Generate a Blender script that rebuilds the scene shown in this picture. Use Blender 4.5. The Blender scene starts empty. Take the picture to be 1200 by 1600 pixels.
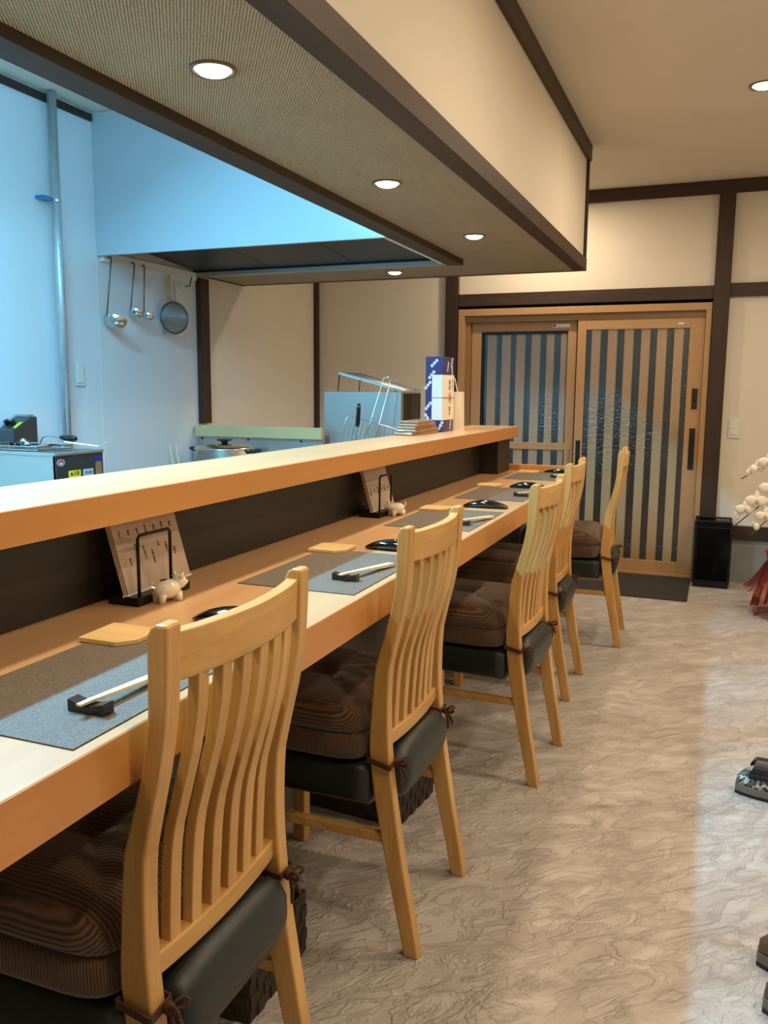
import bpy, bmesh, math, random
from mathutils import Vector, Matrix
random.seed(7)
PI = math.pi
scn = bpy.context.scene
COL = scn.collection

# ------------------------------------------------------------------ camera
F_PX, YAW, PITCH, ROLL, H = 1312.74, 0.37728, -0.14416, 0.00705, 1.29
cam_d = bpy.data.cameras.new('camera'); cam = bpy.data.objects.new('camera', cam_d); COL.objects.link(cam)
cam_d.sensor_fit = 'VERTICAL'; cam_d.sensor_height = 36; cam_d.lens = F_PX * 36 / 1600
cam_d.clip_start = 0.02; cam_d.clip_end = 60
fw = Vector((-math.sin(YAW) * math.cos(PITCH), math.cos(YAW) * math.cos(PITCH), math.sin(PITCH)))
r0 = Vector((math.cos(YAW), math.sin(YAW), 0)); u0 = r0.cross(fw)
rr = r0 * math.cos(ROLL) + u0 * math.sin(ROLL); uu = u0 * math.cos(ROLL) - r0 * math.sin(ROLL)
cam.matrix_world = Matrix(((rr.x, uu.x, -fw.x, 0), (rr.y, uu.y, -fw.y, 0), (rr.z, uu.z, -fw.z, H), (0, 0, 0, 1)))
scn.camera = cam

# ------------------------------------------------------------------ world, lights, exposure
CEIL = 2.66
w = bpy.data.worlds.new('world'); scn.world = w; w.use_nodes = True
w.node_tree.nodes['Background'].inputs[0].default_value = (0.03, 0.05, 0.09, 1)
w.node_tree.nodes['Background'].inputs[1].default_value = 0.25
scn.view_settings.view_transform = 'Standard'; scn.view_settings.look = 'None'
scn.view_settings.gamma = 1; scn.view_settings.use_curve_mapping = False
scn.view_settings.exposure = 0.0
WARM = (1.0, 0.81, 0.58); COOL = (0.18, 0.62, 1.0)
SOFFIT_W, KITCHEN_W = 5.4, 150.0
SOFFIT_LIGHTS = [(-1.066, 0.59), (-1.066, 1.665), (-1.081, 2.736), (-1.069, 3.771), (-1.823, 4.747)]
CEIL_AND_FILL_LIGHTS = [(0.10, 4.36, 13), (0.10, 2.55, 9.5), (0.10, 0.75, 9), (-1.15, 5.6, 13.5), (1.15, 4.4, 13), (1.15, 2.6, 15), (1.15, 0.8, 12)]  # outermost right row is unseen fill, added to brighten the back wall and floor
def area(name, loc, size, power, color, shape='DISK', size_y=None, spread=PI, rot=(0, 0, 0)):
    d = bpy.data.lights.new(name, 'AREA'); d.shape = shape; d.size = size
    if size_y: d.size_y = size_y
    d.energy = power; d.color = color; d.spread = spread
    o = bpy.data.objects.new(name, d); o.location = loc; o.rotation_euler = rot; COL.objects.link(o); return o
for x, y in SOFFIT_LIGHTS: area('soffit_lamp', (x, y, 1.948), 0.07, SOFFIT_W, WARM, spread=2.6)
for x, y, pw in CEIL_AND_FILL_LIGHTS: area('ceiling_or_fill_lamp', (x, y, CEIL - 0.03), 0.12, pw, WARM, spread=3.0)
area('kitchen_lamp', (-2.09, 1.55, 2.585), 0.05, KITCHEN_W, COOL, 'RECTANGLE', 1.25, rot=(0, math.radians(-24), 0))

# ------------------------------------------------------------------ helpers
def lin(c):
    return tuple(((v / 255) / 12.92 if v / 255 <= 0.04045 else ((v / 255 + 0.055) / 1.055) ** 2.4) for v in c)
class N:
    def __init__(s, name):
        s.m = bpy.data.materials.new(name); s.m.use_nodes = True; s.t = s.m.node_tree
        s.b = s.t.nodes['Principled BSDF']
    def n(s, typ, **kw):
        nd = s.t.nodes.new('ShaderNode' + typ)
        for k, v in kw.items():
            if k.startswith('_'): nd.inputs[k[1:]].default_value = v
            else: setattr(nd, k, v)
        return nd
    def l(s, a, b): s.t.links.new(a, b)
    def coords(s, scale=(1, 1, 1), rot=(0, 0, 0), kind='Object'):
        tc = s.n('TexCoord'); mp = s.n('Mapping'); mp.inputs['Scale'].default_value = scale; mp.inputs['Rotation'].default_value = rot
        s.l(tc.outputs[kind], mp.inputs[0]); return mp.outputs[0]
    def noise(s, vec, scale, detail=3, rough=0.5, dist=0):
        nd = s.n('TexNoise'); nd.inputs['Scale'].default_value = scale; nd.inputs['Detail'].default_value = detail
        nd.inputs['Roughness'].default_value = rough; nd.inputs['Distortion'].default_value = dist
        s.l(vec, nd.inputs['Vector']); return nd.outputs['Fac']
    def ramp(s, fac, stops, mode='LINEAR'):
        nd = s.n('ValToRGB'); cr = nd.color_ramp; cr.interpolation = mode
        while len(cr.elements) < len(stops): cr.elements.new(0.5)
        for e, (p, c) in zip(cr.elements, stops):
            e.position = p; e.color = (*c, 1) if len(c) == 3 else c
        s.l(fac, nd.inputs[0]); return nd.outputs[0]
    def bump(s, h, strength=0.3, dist=0.01, prev=None):
        nd = s.n('Bump'); nd.inputs['Strength'].default_value = strength; nd.inputs['Distance'].default_value = dist
        s.l(h, nd.inputs['Height'])
        if prev is not None: s.l(prev, nd.inputs['Normal'])
        return nd.outputs[0]
    def math(s, op, a, b=None):
        nd = s.n('Math', operation=op)
        for i, v in enumerate((a, b)):
            if v is None: continue
            if isinstance(v, (int, float)): nd.inputs[i].default_value = v
            else: s.l(v, nd.inputs[i])
        return nd.outputs[0]
    def set(s, **kw):
        for k, v in kw.items():
            k = k.replace('_', ' ')
            if isinstance(v, (int, float, tuple)): s.b.inputs[k].default_value = v
            else: s.l(v, s.b.inputs[k])
def plain(name, c, rough=0.5, metal=0.0, noise=0.0, nscale=8, bump=0.0, bscale=200, coat=0.0, spec=0.5):
    q = N(name); a = lin(c)
    q.set(Roughness=rough, Metallic=metal, Coat_Weight=coat)
    q.b.inputs['Specular IOR Level'].default_value = spec
    v = q.coords()
    if noise > 0:
        f = q.noise(v, nscale, 4)
        q.set(Base_Color=q.ramp(f, [(0.25, tuple(x * (1 - noise) for x in a)), (0.75, tuple(min(1, x * (1 + noise)) for x in a))]))
    else: q.set(Base_Color=(*a, 1))
    if bump > 0: q.set(Normal=q.bump(q.noise(v, bscale, 3), bump, 0.002))
    return q.m
def wood(name, c1, c2, axis=2, scale=14, rough=0.42, stretch=0.08, bump=0.08, coat=0.1):
    q = N(name); sc = [1, 1, 1]; sc[axis] = stretch
    v = q.coords(tuple(sc)); f = q.noise(v, scale, 6, 0.6, 0.6); g = q.noise(v, scale * 9, 3, 0.6)
    m = q.math('ADD', q.math('MULTIPLY', f, 0.75), q.math('MULTIPLY', g, 0.25))
    q.set(Base_Color=q.ramp(m, [(0.34, lin(c1)), (0.52, tuple((a + b) / 2 for a, b in zip(lin(c1), lin(c2)))), (0.68, lin(c2))]), Roughness=rough, Coat_Weight=coat,
          Normal=q.bump(g, bump, 0.002)); q.b.inputs['Coat Roughness'].default_value = 0.3
    return q.m
M = {}
M['wall'] = plain('cream_wallpaper', (228, 218, 200), 0.85, noise=0.02, nscale=3, bump=0.12, bscale=260)
M['ceil'] = plain('ceiling_paper', (222, 212, 194), 0.9, noise=0.02, nscale=2, bump=0.1, bscale=200)
M['kpanel'] = plain('white_kitchen_panel', (222, 226, 228), 0.22, noise=0.015, nscale=1.5)
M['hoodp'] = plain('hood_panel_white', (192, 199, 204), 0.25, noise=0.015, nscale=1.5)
M['wainscot'] = plain('grey_wainscot', (136, 142, 140), 0.6, noise=0.05, nscale=4)
M['base'] = plain('grey_counter_base', (118, 116, 108), 0.6, noise=0.05)
M['dark'] = wood('dark_brown_beam', (46, 29, 17), (74, 50, 31), axis=1, scale=10, rough=0.55, bump=0.1, coat=0)
M['darkx'] = wood('dark_brown_beam_x', (46, 29, 17), (70, 47, 29), axis=0, scale=10, rough=0.55, bump=0.1, coat=0)
M['darkz'] = wood('dark_brown_post', (46, 29, 17), (68, 45, 27), axis=2, scale=10, rough=0.55, bump=0.1, coat=0)
M['chair'] = wood('oak_chair', (190, 138, 70), (222, 176, 106), axis=2, scale=16, rough=0.35, coat=0.25)
M['chairy'] = wood('oak_chair_rail', (190, 138, 70), (222, 176, 106), axis=1, scale=16, rough=0.35, coat=0.25)
M['counter'] = wood('beech_counter_top', (190, 147, 102), (206, 166, 124), axis=1, scale=8, rough=0.33, stretch=0.05, bump=0.03, coat=0.15)
M['fascia'] = wood('beech_counter_edge', (198, 130, 64), (212, 148, 78), axis=1, scale=8, rough=0.35, stretch=0.03, bump=0.03, coat=0.2)
M['ply'] = wood('pale_ply', (206, 170, 110), (226, 194, 138), axis=0, scale=10, rough=0.5, bump=0.03)
M['board'] = wood('yellow_board', (222, 190, 134), (230, 202, 148), axis=0, scale=5, rough=0.5, bump=0.03)
M['panel'] = wood('black_brown_panel', (28, 23, 17), (42, 35, 27), axis=1, scale=30, rough=0.5, stretch=0.02)
M['leather'] = plain('green_black_leather', (32, 38, 37), 0.36, noise=0.1, nscale=12, bump=0.25, bscale=500)
M['ribbon'] = plain('brown_ribbon', (74, 44, 30), 0.8, noise=0.2, nscale=60)
M['steel'] = plain('stainless_steel', (214, 208, 200), 0.24, 1.0, noise=0.03, nscale=5)
M['steelb'] = plain('brushed_steel', (196, 190, 182), 0.42, 0.85, noise=0.04, nscale=5)
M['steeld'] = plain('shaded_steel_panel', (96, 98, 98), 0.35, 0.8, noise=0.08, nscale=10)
M['galv'] = plain('galvanised_pipe', (196, 200, 202), 0.35, 0.55, noise=0.12, nscale=30)
M['black'] = plain('black_plastic', (16, 16, 18), 0.35)
M['blackm'] = plain('black_metal', (14, 13, 14), 0.4, 0.3)
M['gloss'] = plain('black_gloss_film', (12, 12, 14), 0.1, bump=0.35, bscale=70, coat=0.6)
M['lacquer'] = plain('lacquered_rest', (34, 18, 16), 0.2, coat=0.5)
M['white'] = plain('white_plastic', (226, 224, 216), 0.35)
M['ceram'] = plain('white_ceramic', (232, 220, 198), 0.12, coat=0.5)
M['laminate'] = plain('clear_laminate_edge', (214, 206, 214), 0.2)
M['paper'] = plain('white_paper', (228, 216, 196), 0.7, noise=0.02)
M['menu'] = plain('laminated_menu_paper', (184, 158, 142), 0.22, noise=0.08, nscale=12, coat=0.4)
M['chop'] = wood('chopstick_wood', (222, 200, 160), (238, 220, 186), axis=0, scale=30, rough=0.5)
M['alu'] = wood('tan_aluminium', (178, 138, 94), (188, 148, 104), axis=2, scale=3, rough=0.4, bump=0.0, coat=0)
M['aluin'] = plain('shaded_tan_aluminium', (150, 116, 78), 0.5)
M['slat'] = plain('tan_lattice_slat', (240, 206, 160), 0.6)
M['bronze'] = plain('bronze_handle', (56, 48, 36), 0.4, 0.5)
M['mat'] = plain('charcoal_door_mat', (52, 48, 42), 0.95, noise=0.15, nscale=60, bump=0.8, bscale=400)
M['ring'] = plain('bronze_downlight_ring', (124, 108, 88), 0.35, 0.4)
M['hood'] = plain('dark_hood_filter', (62, 68, 68), 0.45, 0.6)
M['purple'] = plain('indigo_wrapping', (54, 46, 98), 0.35)
M['ink'] = plain('ink', (40, 32, 30), 0.7)
M['red'] = plain('red_print', (170, 52, 44), 0.6)
M['yellow'] = plain('yellow_label', (236, 214, 40), 0.5)
M['blue'] = plain('blue_label', (30, 40, 130), 0.5)
M['label'] = plain('grey_label', (176, 190, 200), 0.4)
M['copper'] = plain('copper_pan', (120, 66, 44), 0.35, 0.8)
M['petal'] = plain('white_petal', (244, 240, 232), 0.5); M['petal'].node_tree.nodes['Principled BSDF'].inputs['Subsurface Weight'].default_value = 0.0
M['lip'] = plain('yellow_lip', (206, 184, 96), 0.5)
M['stem'] = plain('orchid_stem', (70, 74, 44), 0.5)
M['redwrap'] = plain('red_tissue', (170, 26, 34), 0.6, noise=0.2, nscale=20)
M['shoe'] = plain('brown_leather', (104, 72, 50), 0.5, noise=0.1, nscale=14, bump=0.2, bscale=120)
M['sole'] = plain('brown_grey_sole', (112, 98, 76), 0.6)
M['wicker'] = plain('dark_wicker', (48, 38, 30), 0.6, noise=0.25, nscale=60)
M['skewer'] = plain('packed_skewers', (150, 112, 76), 0.3, noise=0.3, nscale=40, coat=0.5)
def emis(name, c, s):
    q = N(name); q.set(Base_Color=(*c, 1), Emission_Color=(*c, 1), Emission_Strength=s); return q.m
M['bulb'] = emis('warm_bulb', (1.0, 0.90, 0.66), 9.0)
M['tube'] = emis('cool_tube', (0.45, 0.8, 1.0), 6.0)
def glassy(name, c, alpha_mix, rough, bump=0.0, bscale=60, tint=(1, 1, 1)):
    q = N(name); out = q.t.nodes['Material Output']
    gl = q.n('BsdfGlossy'); gl.inputs['Roughness'].default_value = rough; gl.inputs['Color'].default_value = (*c, 1)
    tr = q.n('BsdfTransparent'); tr.inputs['Color'].default_value = (*tint, 1)
    mx = q.n('MixShader'); fr = q.n('Fresnel'); fr.inputs[0].default_value = 1.5
    fac = q.math('ADD', q.math('MULTIPLY', fr.outputs[0], 1.0), alpha_mix)
    q.l(fac, mx.inputs[0]); q.l(tr.outputs[0], mx.inputs[1]); q.l(gl.outputs[0], mx.inputs[2]); q.l(mx.outputs[0], out.inputs[0])
    if bump > 0:
        b = q.bump(q.noise(q.coords(), bscale, 3), bump, 0.004); q.l(b, gl.inputs['Normal'])
    return q.m
M['glass'] = glassy('hammered_glass', (1, 1, 1), 0.045, 0.16, 1.0, 60, (1.0, 0.97, 0.92))
M['film'] = glassy('red_film', (1, 0.5, 0.45), 0.02, 0.12, 1.0, 70, (0.98, 0.72, 0.66))
# stone-look floor sheet
q = N('slate_vinyl_floor')
def rs(rot, sc):
    v_ = q.coords((1, 1, 1), (0, 0, -rot)); mp = q.n('Mapping'); mp.inputs['Scale'].default_value = sc; q.l(v_, mp.inputs[0]); return mp.outputs[0]
va, vb, vc = rs(0.62, (1, 2.3, 1)), rs(0.80, (1, 1.9, 1)), rs(0.5, (1, 2.8, 1))
na = q.noise(va, 4.6, 5, 0.55, 0.9); nb = q.noise(vb, 8.5, 4, 0.55, 1.1); nc = q.noise(vc, 3.0, 6, 0.6, 0.4); nd = q.noise(vb, 22, 3, 0.5, 0.5)
def ridge(n_, k): return q.math('SUBTRACT', 1.0, q.math('MINIMUM', q.math('MULTIPLY', q.math('ABSOLUTE', q.math('SUBTRACT', n_, 0.5)), k), 1.0))
r1, r2 = ridge(na, 26), ridge(nb, 20)
hh = q.math('ADD', q.math('MULTIPLY', nc, 0.9), q.math('ADD', q.math('MULTIPLY', q.math('MULTIPLY', r1, q.noise(va, 2.5, 2)), 0.46), q.math('MULTIPLY', q.math('MULTIPLY', r2, q.noise(vb, 3.5, 2)), 0.38)))
hh = q.math('ADD', hh, q.math('MULTIPLY', nd, 0.22))
mixc = q.math('ADD', q.math('MULTIPLY', nb, 0.5), q.math('MULTIPLY', nc, 0.5))
mixc = q.math('ADD', mixc, q.math('MULTIPLY', q.math('SUBTRACT', r2, r1), 0.05))
q.set(Base_Color=q.ramp(mixc, [(0.36, lin((168, 158, 150))), (0.5, lin((183, 174, 167))), (0.64, lin((198, 191, 185)))]), Roughness=0.45, Normal=q.bump(hh, 0.75, 0.016))
q.b.inputs['Specular IOR Level'].default_value = 0.4
M['floor'] = q.m
# woven soffit paper
q = N('woven_soffit_paper'); v = q.coords((1, 1, 1), (0, 0, -0.61))
w1 = q.n('TexWave', wave_type='BANDS', bands_direction='X'); w1.inputs['Scale'].default_value = 50; w1.inputs['Distortion'].default_value = 1.6; w1.inputs['Detail'].default_value = 2; w1.inputs['Detail Scale'].default_value = 2; q.l(v, w1.inputs[0])
w2 = q.n('TexWave', wave_type='BANDS', bands_direction='Y'); w2.inputs['Scale'].default_value = 34; w2.inputs['Distortion'].default_value = 2.0; w2.inputs['Detail'].default_value = 2; q.l(v, w2.inputs[0])
nz = q.noise(v, 90, 3); nw = q.noise(v, 7, 3)
mm = q.math('ADD', q.math('MULTIPLY', w1.outputs['Fac'], 0.52), q.math('MULTIPLY', w2.outputs['Fac'], 0.14))
mm = q.math('ADD', mm, q.math('ADD', q.math('MULTIPLY', nz, 0.34), q.math('MULTIPLY', nw, 0.16)))
q.set(Base_Color=q.ramp(mm, [(0.25, lin((120, 102, 78))), (0.85, lin((196, 178, 146)))]), Roughness=0.85, Normal=q.bump(mm, 0.7, 0.005))
M['woven'] = q.m
# woven placemat
q = N('woven_placemat'); v = q.coords((1, 1, 1), (0, 0, 0))
w1 = q.n('TexWave', wave_type='BANDS', bands_direction='X'); w1.inputs['Scale'].default_value = 60; w1.inputs['Distortion'].default_value = 0.6; q.l(v, w1.inputs[0])
w2 = q.n('TexWave', wave_type='BANDS', bands_direction='Y'); w2.inputs['Scale'].default_value = 85; w2.inputs['Distortion'].default_value = 0.6; q.l(v, w2.inputs[0])
mm = q.math('MULTIPLY', w1.outputs['Fac'], w2.outputs['Fac']); nz = q.noise(v, 250, 2); mm = q.math('ADD', q.math('MULTIPLY', mm, 0.75), q.math('MULTIPLY', nz, 0.35))
q.set(Base_Color=q.ramp(mm, [(0.15, lin((54, 46, 36))), (0.8, lin((162, 149, 130)))]), Roughness=0.55, Normal=q.bump(mm, 0.6, 0.003))
M['placemat'] = q.m
# corduroy
def cord(name, mode):
    q = N(name); tc = q.n('TexCoord'); sp = q.n('SeparateXYZ'); q.l(tc.outputs['Object'], sp.inputs[0])
    ax = q.math('ABSOLUTE', sp.outputs[1])
    sn = q.n('SeparateXYZ'); q.l(tc.outputs['Normal'], sn.inputs[0]); side = q.math('GREATER_THAN', q.math('ABSOLUTE', sn.outputs[1]), 0.62)
    c = q.math('SUBTRACT', q.math('MULTIPLY', q.math('MULTIPLY', side, 1.0), sp.outputs[2]), sp.outputs[1]) if mode == 'top' else q.math('ADD', sp.outputs[0], sp.outputs[1])
    nz = q.noise(tc.outputs['Object'], 14, 2)
    c = q.math('ADD', c, q.math('MULTIPLY', nz, 0.006))
    s = q.math('SINE', q.math('MULTIPLY', c, 2 * PI / 0.0058)); s = q.math('ADD', q.math('MULTIPLY', s, 0.5), 0.5)
    q.set(Base_Color=q.ramp(s, [(0.0, lin((54, 34, 15))), (0.5, lin((88, 59, 32))), (1.0, lin((114, 80, 47)))]), Roughness=0.85, Normal=q.bump(s, 0.6, 0.003), Sheen_Weight=0.35)
    return q.m
M['cordt'] = cord('brown_corduroy', 'top'); M['cords'] = cord('brown_corduroy_side', 'side')
# camouflage
q = N('camouflage_rubber'); v = q.coords((1.0, 2.0, 1)); f = q.noise(v, 22, 1.2, 0.4, 1.5)
q.set(Base_Color=q.ramp(f, [(0.0, lin((48, 52, 46))), (0.42, lin((112, 116, 104))), (0.5, lin((222, 218, 204))), (0.58, lin((96, 100, 90))), (0.66, lin((40, 42, 38)))], 'CONSTANT'), Roughness=0.4)
M['camo'] = q.m

class MB:
    def __init__(s): s.v = []; s.f = []
    def _add(s, vs, fs):
        o = len(s.v); s.v += [tuple(p) for p in vs]; s.f += [tuple(i + o for i in f) for f in fs]; return s
    def box(s, x0, x1, y0, y1, z0, z1):
        return s._add([(x, y, z) for z in (z0, z1) for y in (y0, y1) for x in (x0, x1)],
                      [(0, 2, 3, 1), (4, 5, 7, 6), (0, 1, 5, 4), (2, 6, 7, 3), (0, 4, 6, 2), (1, 3, 7, 5)])
    def rbox(s, c, size, rotz=0, roty=0, rotx=0):
        R = Matrix.Rotation(rotz, 3, 'Z') @ Matrix.Rotation(roty, 3, 'Y') @ Matrix.Rotation(rotx, 3, 'X')
        t = MB().box(-size[0] / 2, size[0] / 2, -size[1] / 2, size[1] / 2, -size[2] / 2, size[2] / 2)
        return s._add([Vector(c) + R @ Vector(p) for p in t.v], t.f)
    def prism(s, poly, axis, a, b):
        def P(p, t): q = list(p); q.insert(axis, t); return q
        n = len(poly)
        return s._add([P(p, a) for p in poly] + [P(p, b) for p in poly], [tuple(range(n))[::-1], tuple(range(n, 2 * n))] + [(i, (i + 1) % n, n + (i + 1) % n, n + i) for i in range(n)])
    def loft(s, rings, cap=True, closed=True, loop=False):
        n = len(rings[0]); vs = [p for r in rings for p in r]; fs = []; m = len(rings)
        for j in range(m if loop else m - 1):
            j2 = (j + 1) % m
            for i in range(n if closed else n - 1):
                k = (i + 1) % n; fs.append((j * n + i, j * n + k, j2 * n + k, j2 * n + i))
        if cap and not loop: fs += [tuple(range(n))[::-1], tuple(range((m - 1) * n, m * n))]
        return s._add(vs, fs)
    def tube(s, pts, r, seg=8, loop=False):
        pts = [Vector(p) for p in pts]; rings = []; m = len(pts); up = None
        for i, p in enumerate(pts):
            a = pts[(i - 1) % m] if (loop or i > 0) else p; b = pts[(i + 1) % m] if (loop or i < m - 1) else p
            d = (b - a).normalized()
            if up is None:
                up = Vector((0, 0, 1)) if abs(d.z) < 0.9 else Vector((1, 0, 0))
            side = d.cross(up).normalized(); up = side.cross(d).normalized()
            rad = r[i] if isinstance(r, (list, tuple)) else r
            rings.append([p + (side * math.cos(t) + up * math.sin(t)) * rad for t in [2 * PI * k / seg for k in range(seg)]])
        return s.loft(rings, loop=loop)
    def lathe(s, prof, c=(0, 0, 0), seg=24, cap=True, sx=1, sy=1):
        return s.loft([[(c[0] + r * sx * math.cos(2 * PI * k / seg), c[1] + r * sy * math.sin(2 * PI * k / seg), c[2] + z) for k in range(seg)] for r, z in prof], cap)
    def ball(s, c, r, seg=14):
        if isinstance(r, (int, float)): r = (r, r, r)
        return s.loft([[(c[0] + r[0] * math.cos(2 * PI * k / seg) * math.sin(t), c[1] + r[1] * math.sin(2 * PI * k / seg) * math.sin(t), c[2] - r[2] * math.cos(t)) for k in range(seg)]
                       for t in [0.05 + (PI - 0.1) * j / 9 for j in range(10)]])
    def xform(s, mtx): s.v = [tuple(mtx @ Vector(p)) for p in s.v]; return s
    def build(s, name, mat, parent=None, smooth=False, bevel=0.0, world=False, seg=2, subsurf=0):
        me = bpy.data.meshes.new(name)
        vs = s.v
        if parent is not None and world:
            r = parent; off = Vector((0, 0, 0))
            while r is not None: off += r.location; r = r.parent
            vs = [tuple(Vector(p) - off) for p in vs]
        me.from_pydata(vs, [], s.f)
        bm = bmesh.new(); bm.from_mesh(me); bmesh.ops.recalc_face_normals(bm, faces=bm.faces); bm.to_mesh(me); bm.free()
        me.materials.append(M[mat] if isinstance(mat, str) else mat)
        o = bpy.data.objects.new(name, me); COL.objects.link(o)
        if parent is not None: o.parent = parent
        if bevel > 0:
            b = o.modifiers.new('bevel', 'BEVEL'); b.width = bevel; b.segments = seg; b.limit_method = 'ANGLE'; b.angle_limit = 0.6
        if subsurf:
            b = o.modifiers.new('sub', 'SUBSURF'); b.levels = b.render_levels = subsurf
        if smooth or bevel > 0:
            me.shade_smooth()
            if bevel > 0 and not smooth:
                for p in me.polygons: p.use_smooth = False
        return o
def tag(o, label, cat, group=None):
    o['label'] = label; o['category'] = cat
    if group: o['group'] = group
    return o
def thing(name, label, cat, loc=(0, 0, 0), rotz=0, group=None):
    o = bpy.data.objects.new(name, None); o.empty_display_size = 0.1; COL.objects.link(o); o.location = loc; o.rotation_euler = (0, 0, rotz)
    return tag(o, label, cat, group)
def struct(o): o['kind'] = 'structure'; return o
def sroot(name, loc=(0, 0, 0)):
    o = bpy.data.objects.new(name, None); COL.objects.link(o); o.location = loc; return struct(o)
def dup(root, loc, rotz, label, group=None):
    r = root.copy(); COL.objects.link(r); r.location = loc; r.rotation_euler = (0, 0, rotz); r['label'] = label
    if group: r['group'] = group
    for ch in list(root.children):
        c = ch.copy(); COL.objects.link(c); c.parent = r
        for g in list(ch.children):
            d = g.copy(); COL.objects.link(d); d.parent = c
    return r
def text(s, size, mat, parent, name='lettering', mtx=Matrix.Identity(4), ext=0.0004, vertical=False, world=True):
    cu = bpy.data.curves.new('t', 'FONT'); cu.body = '\n'.join(s) if vertical else s
    cu.size = size; cu.extrude = ext; cu.align_x = 'CENTER'; cu.align_y = 'CENTER'; cu.space_line = 0.95; cu.resolution_u = 3
    t = bpy.data.objects.new('t', cu); COL.objects.link(t)
    bpy.context.view_layer.update()
    me = bpy.data.meshes.new_from_object(t.evaluated_get(bpy.context.evaluated_depsgraph_get()))
    bpy.data.objects.remove(t); me.transform(mtx)
    if world:
        r = parent; off = Vector((0, 0, 0))
        while r is not None: off += r.location; r = r.parent
        me.transform(Matrix.Translation(-off))
    me.materials.clear(); me.materials.append(M[mat]); me.name = name
    o = bpy.data.objects.new(name, me); COL.objects.link(o); o.parent = parent
    return o
def facing(loc, normal_axis):   # text plane transforms: '+x' faces +x, '-y' faces -y
    if normal_axis == '-y': R = Matrix.Rotation(PI / 2, 4, 'X')
    else: R = Matrix.Rotation(PI / 2, 4, 'Z') @ Matrix.Rotation(PI / 2, 4, 'X')
    return Matrix.Translation(loc) @ R

# ------------------------------------------------------------------ room shell
XL, XR, YB, YF = -3.033, 1.7, 6.16, -1.9
struct(MB().box(XL - 0.1, XR + 0.1, YF - 0.1, YB + 0.06, -0.1, 0).build('floor', 'floor'))
struct(MB().box(XL - 0.1, XR + 0.1, YF - 0.1, YB + 0.06, CEIL, CEIL + 0.1).build('ceiling', 'ceil'))
wl = struct(MB().box(XL - 0.1, XL, 4.49, YB, 0, CEIL).build('wall_left', 'wall'))
MB().box(XL - 0.1, XL, YF, 3.606, 0, CEIL).build('wall_panel', 'kpanel', wl)
MB().box(XL - 0.1, XL - 0.0005, 3.612, 4.49, 0, CEIL).build('wall_panel', 'kpanel', wl)
MB().box(XL - 0.1, XL + 0.0015, 3.606, 3.612, 0, CEIL).build('joint_strip', 'white', wl)
struct(MB().box(XR, XR + 0.1, YF, YB, 0, CEIL).build('wall_right', 'wall'))
struct(MB().box(XL, XR, YF - 0.1, YF, 0, CEIL).build('wall_front', 'wall'))
wb = struct(MB().box(XL, -1.95, YB, YB + 0.12, 0, CEIL).build('wall_back', 'wall'))
MB().box(-1.95, 0.0, YB, YB + 0.12, 1.93, CEIL).build('upper_wall', 'wall', wb)
MB().box(0.0, XR, YB, YB + 0.12, 0.35, CEIL).build('side_wall', 'wall', wb)
MB().box(0.0, XR, YB - 0.004, YB + 0.12, 0, 0.34).build('wainscot', 'wainscot', wb)
struct(MB().box(0.0165, XR, YB - 0.012, YB, 0.0, 0.014).build('baseboard_back', 'wainscot'))
# timber framing on the back wall
def beam(nm, x0, x1, z0, z1, d=0.03, mat='darkx'):
    return struct(MB().box(x0, x1, YB - d, YB + 0.01, z0, z1).build(nm, mat, bevel=0.002))
beam('trim_1', -1.85, XR, 2.577, CEIL - 0.002, 0.034)
beam('trim_2', -1.85, -0.072, 1.905, 1.992)
beam('trim_3', 0.0165, XR, 1.917, 2.003)
beam('trim_4', 0.0165, XR, 0.30, 0.392)
beam('trim_5', -0.085, 0.0165, 0.0, 2.577, 0.045, 'darkz')
beam('trim_6', -1.945, -1.852, 0.0, CEIL, 0.045, 'darkz')
struct(MB().box(XL + 0.001, XL + 0.028, YB - 0.05, YB - 0.001, 0, CEIL).build('trim_7', 'darkz'))
struct(MB().box(XL, XL + 0.035, 4.492, 4.585, 1.075, 1.96).build('trim_8', 'darkz'))
struct(MB().box(XL + 0.001, XL + 0.014, YF + 0.01, 3.6, 2.615, 2.65).build('trim_9', 'dark'))

# dropped soffit above the counter
SZ = 1.977
sf = struct(MB().box(-1.33, -0.80, YF + 0.002, 5.02, SZ, SZ + 0.02).build('ceiling_soffit', 'woven'))
MB().box(XL + 0.002, -1.33, 4.50, 5.02, SZ, SZ + 0.02).build('soffit_panel', 'woven', sf)
MB().box(-0.80, -0.778, YF + 0.002, 5.02, 2.0, CEIL - 0.001).build('soffit_side', 'wall', sf)
MB().box(XL + 0.002, -0.80, 5.0, 5.02, 2.0, CEIL - 0.001).build('soffit_end', 'wall', sf)
MB().box(-1.40, -1.38, YF + 0.002, 4.40, 2.0, CEIL - 0.001).build('soffit_back', 'kpanel', sf)
MB().box(-0.83, -0.761, YF + 0.002, 5.048, SZ - 0.003, SZ + 0.064).build('lower_beam', 'dark', sf, bevel=0.002)
MB().box(-0.777, -0.755, YF + 0.002, 5.056, 2.575, CEIL - 0.001).build('upper_beam', 'dark', sf, bevel=0.002)
MB().box(-0.80, -0.763, 5.012, 5.044, SZ + 0.06, 2.58).build('corner_post', 'darkz', sf)
MB().box(-1.398, -1.312, YF + 0.002, 4.43, SZ - 0.028, SZ + 0.03).build('inner_beam', 'dark', sf, bevel=0.002)
MB().box(XL + 0.03, -0.80, 5.02, 5.048, SZ - 0.003, SZ + 0.05).build('end_trim', 'darkx', sf)
MB().box(XL + 0.002, XL + 0.03, 4.50, 5.048, SZ - 0.003, SZ + 0.02).build('wall_trim', 'dark', sf)

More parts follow.
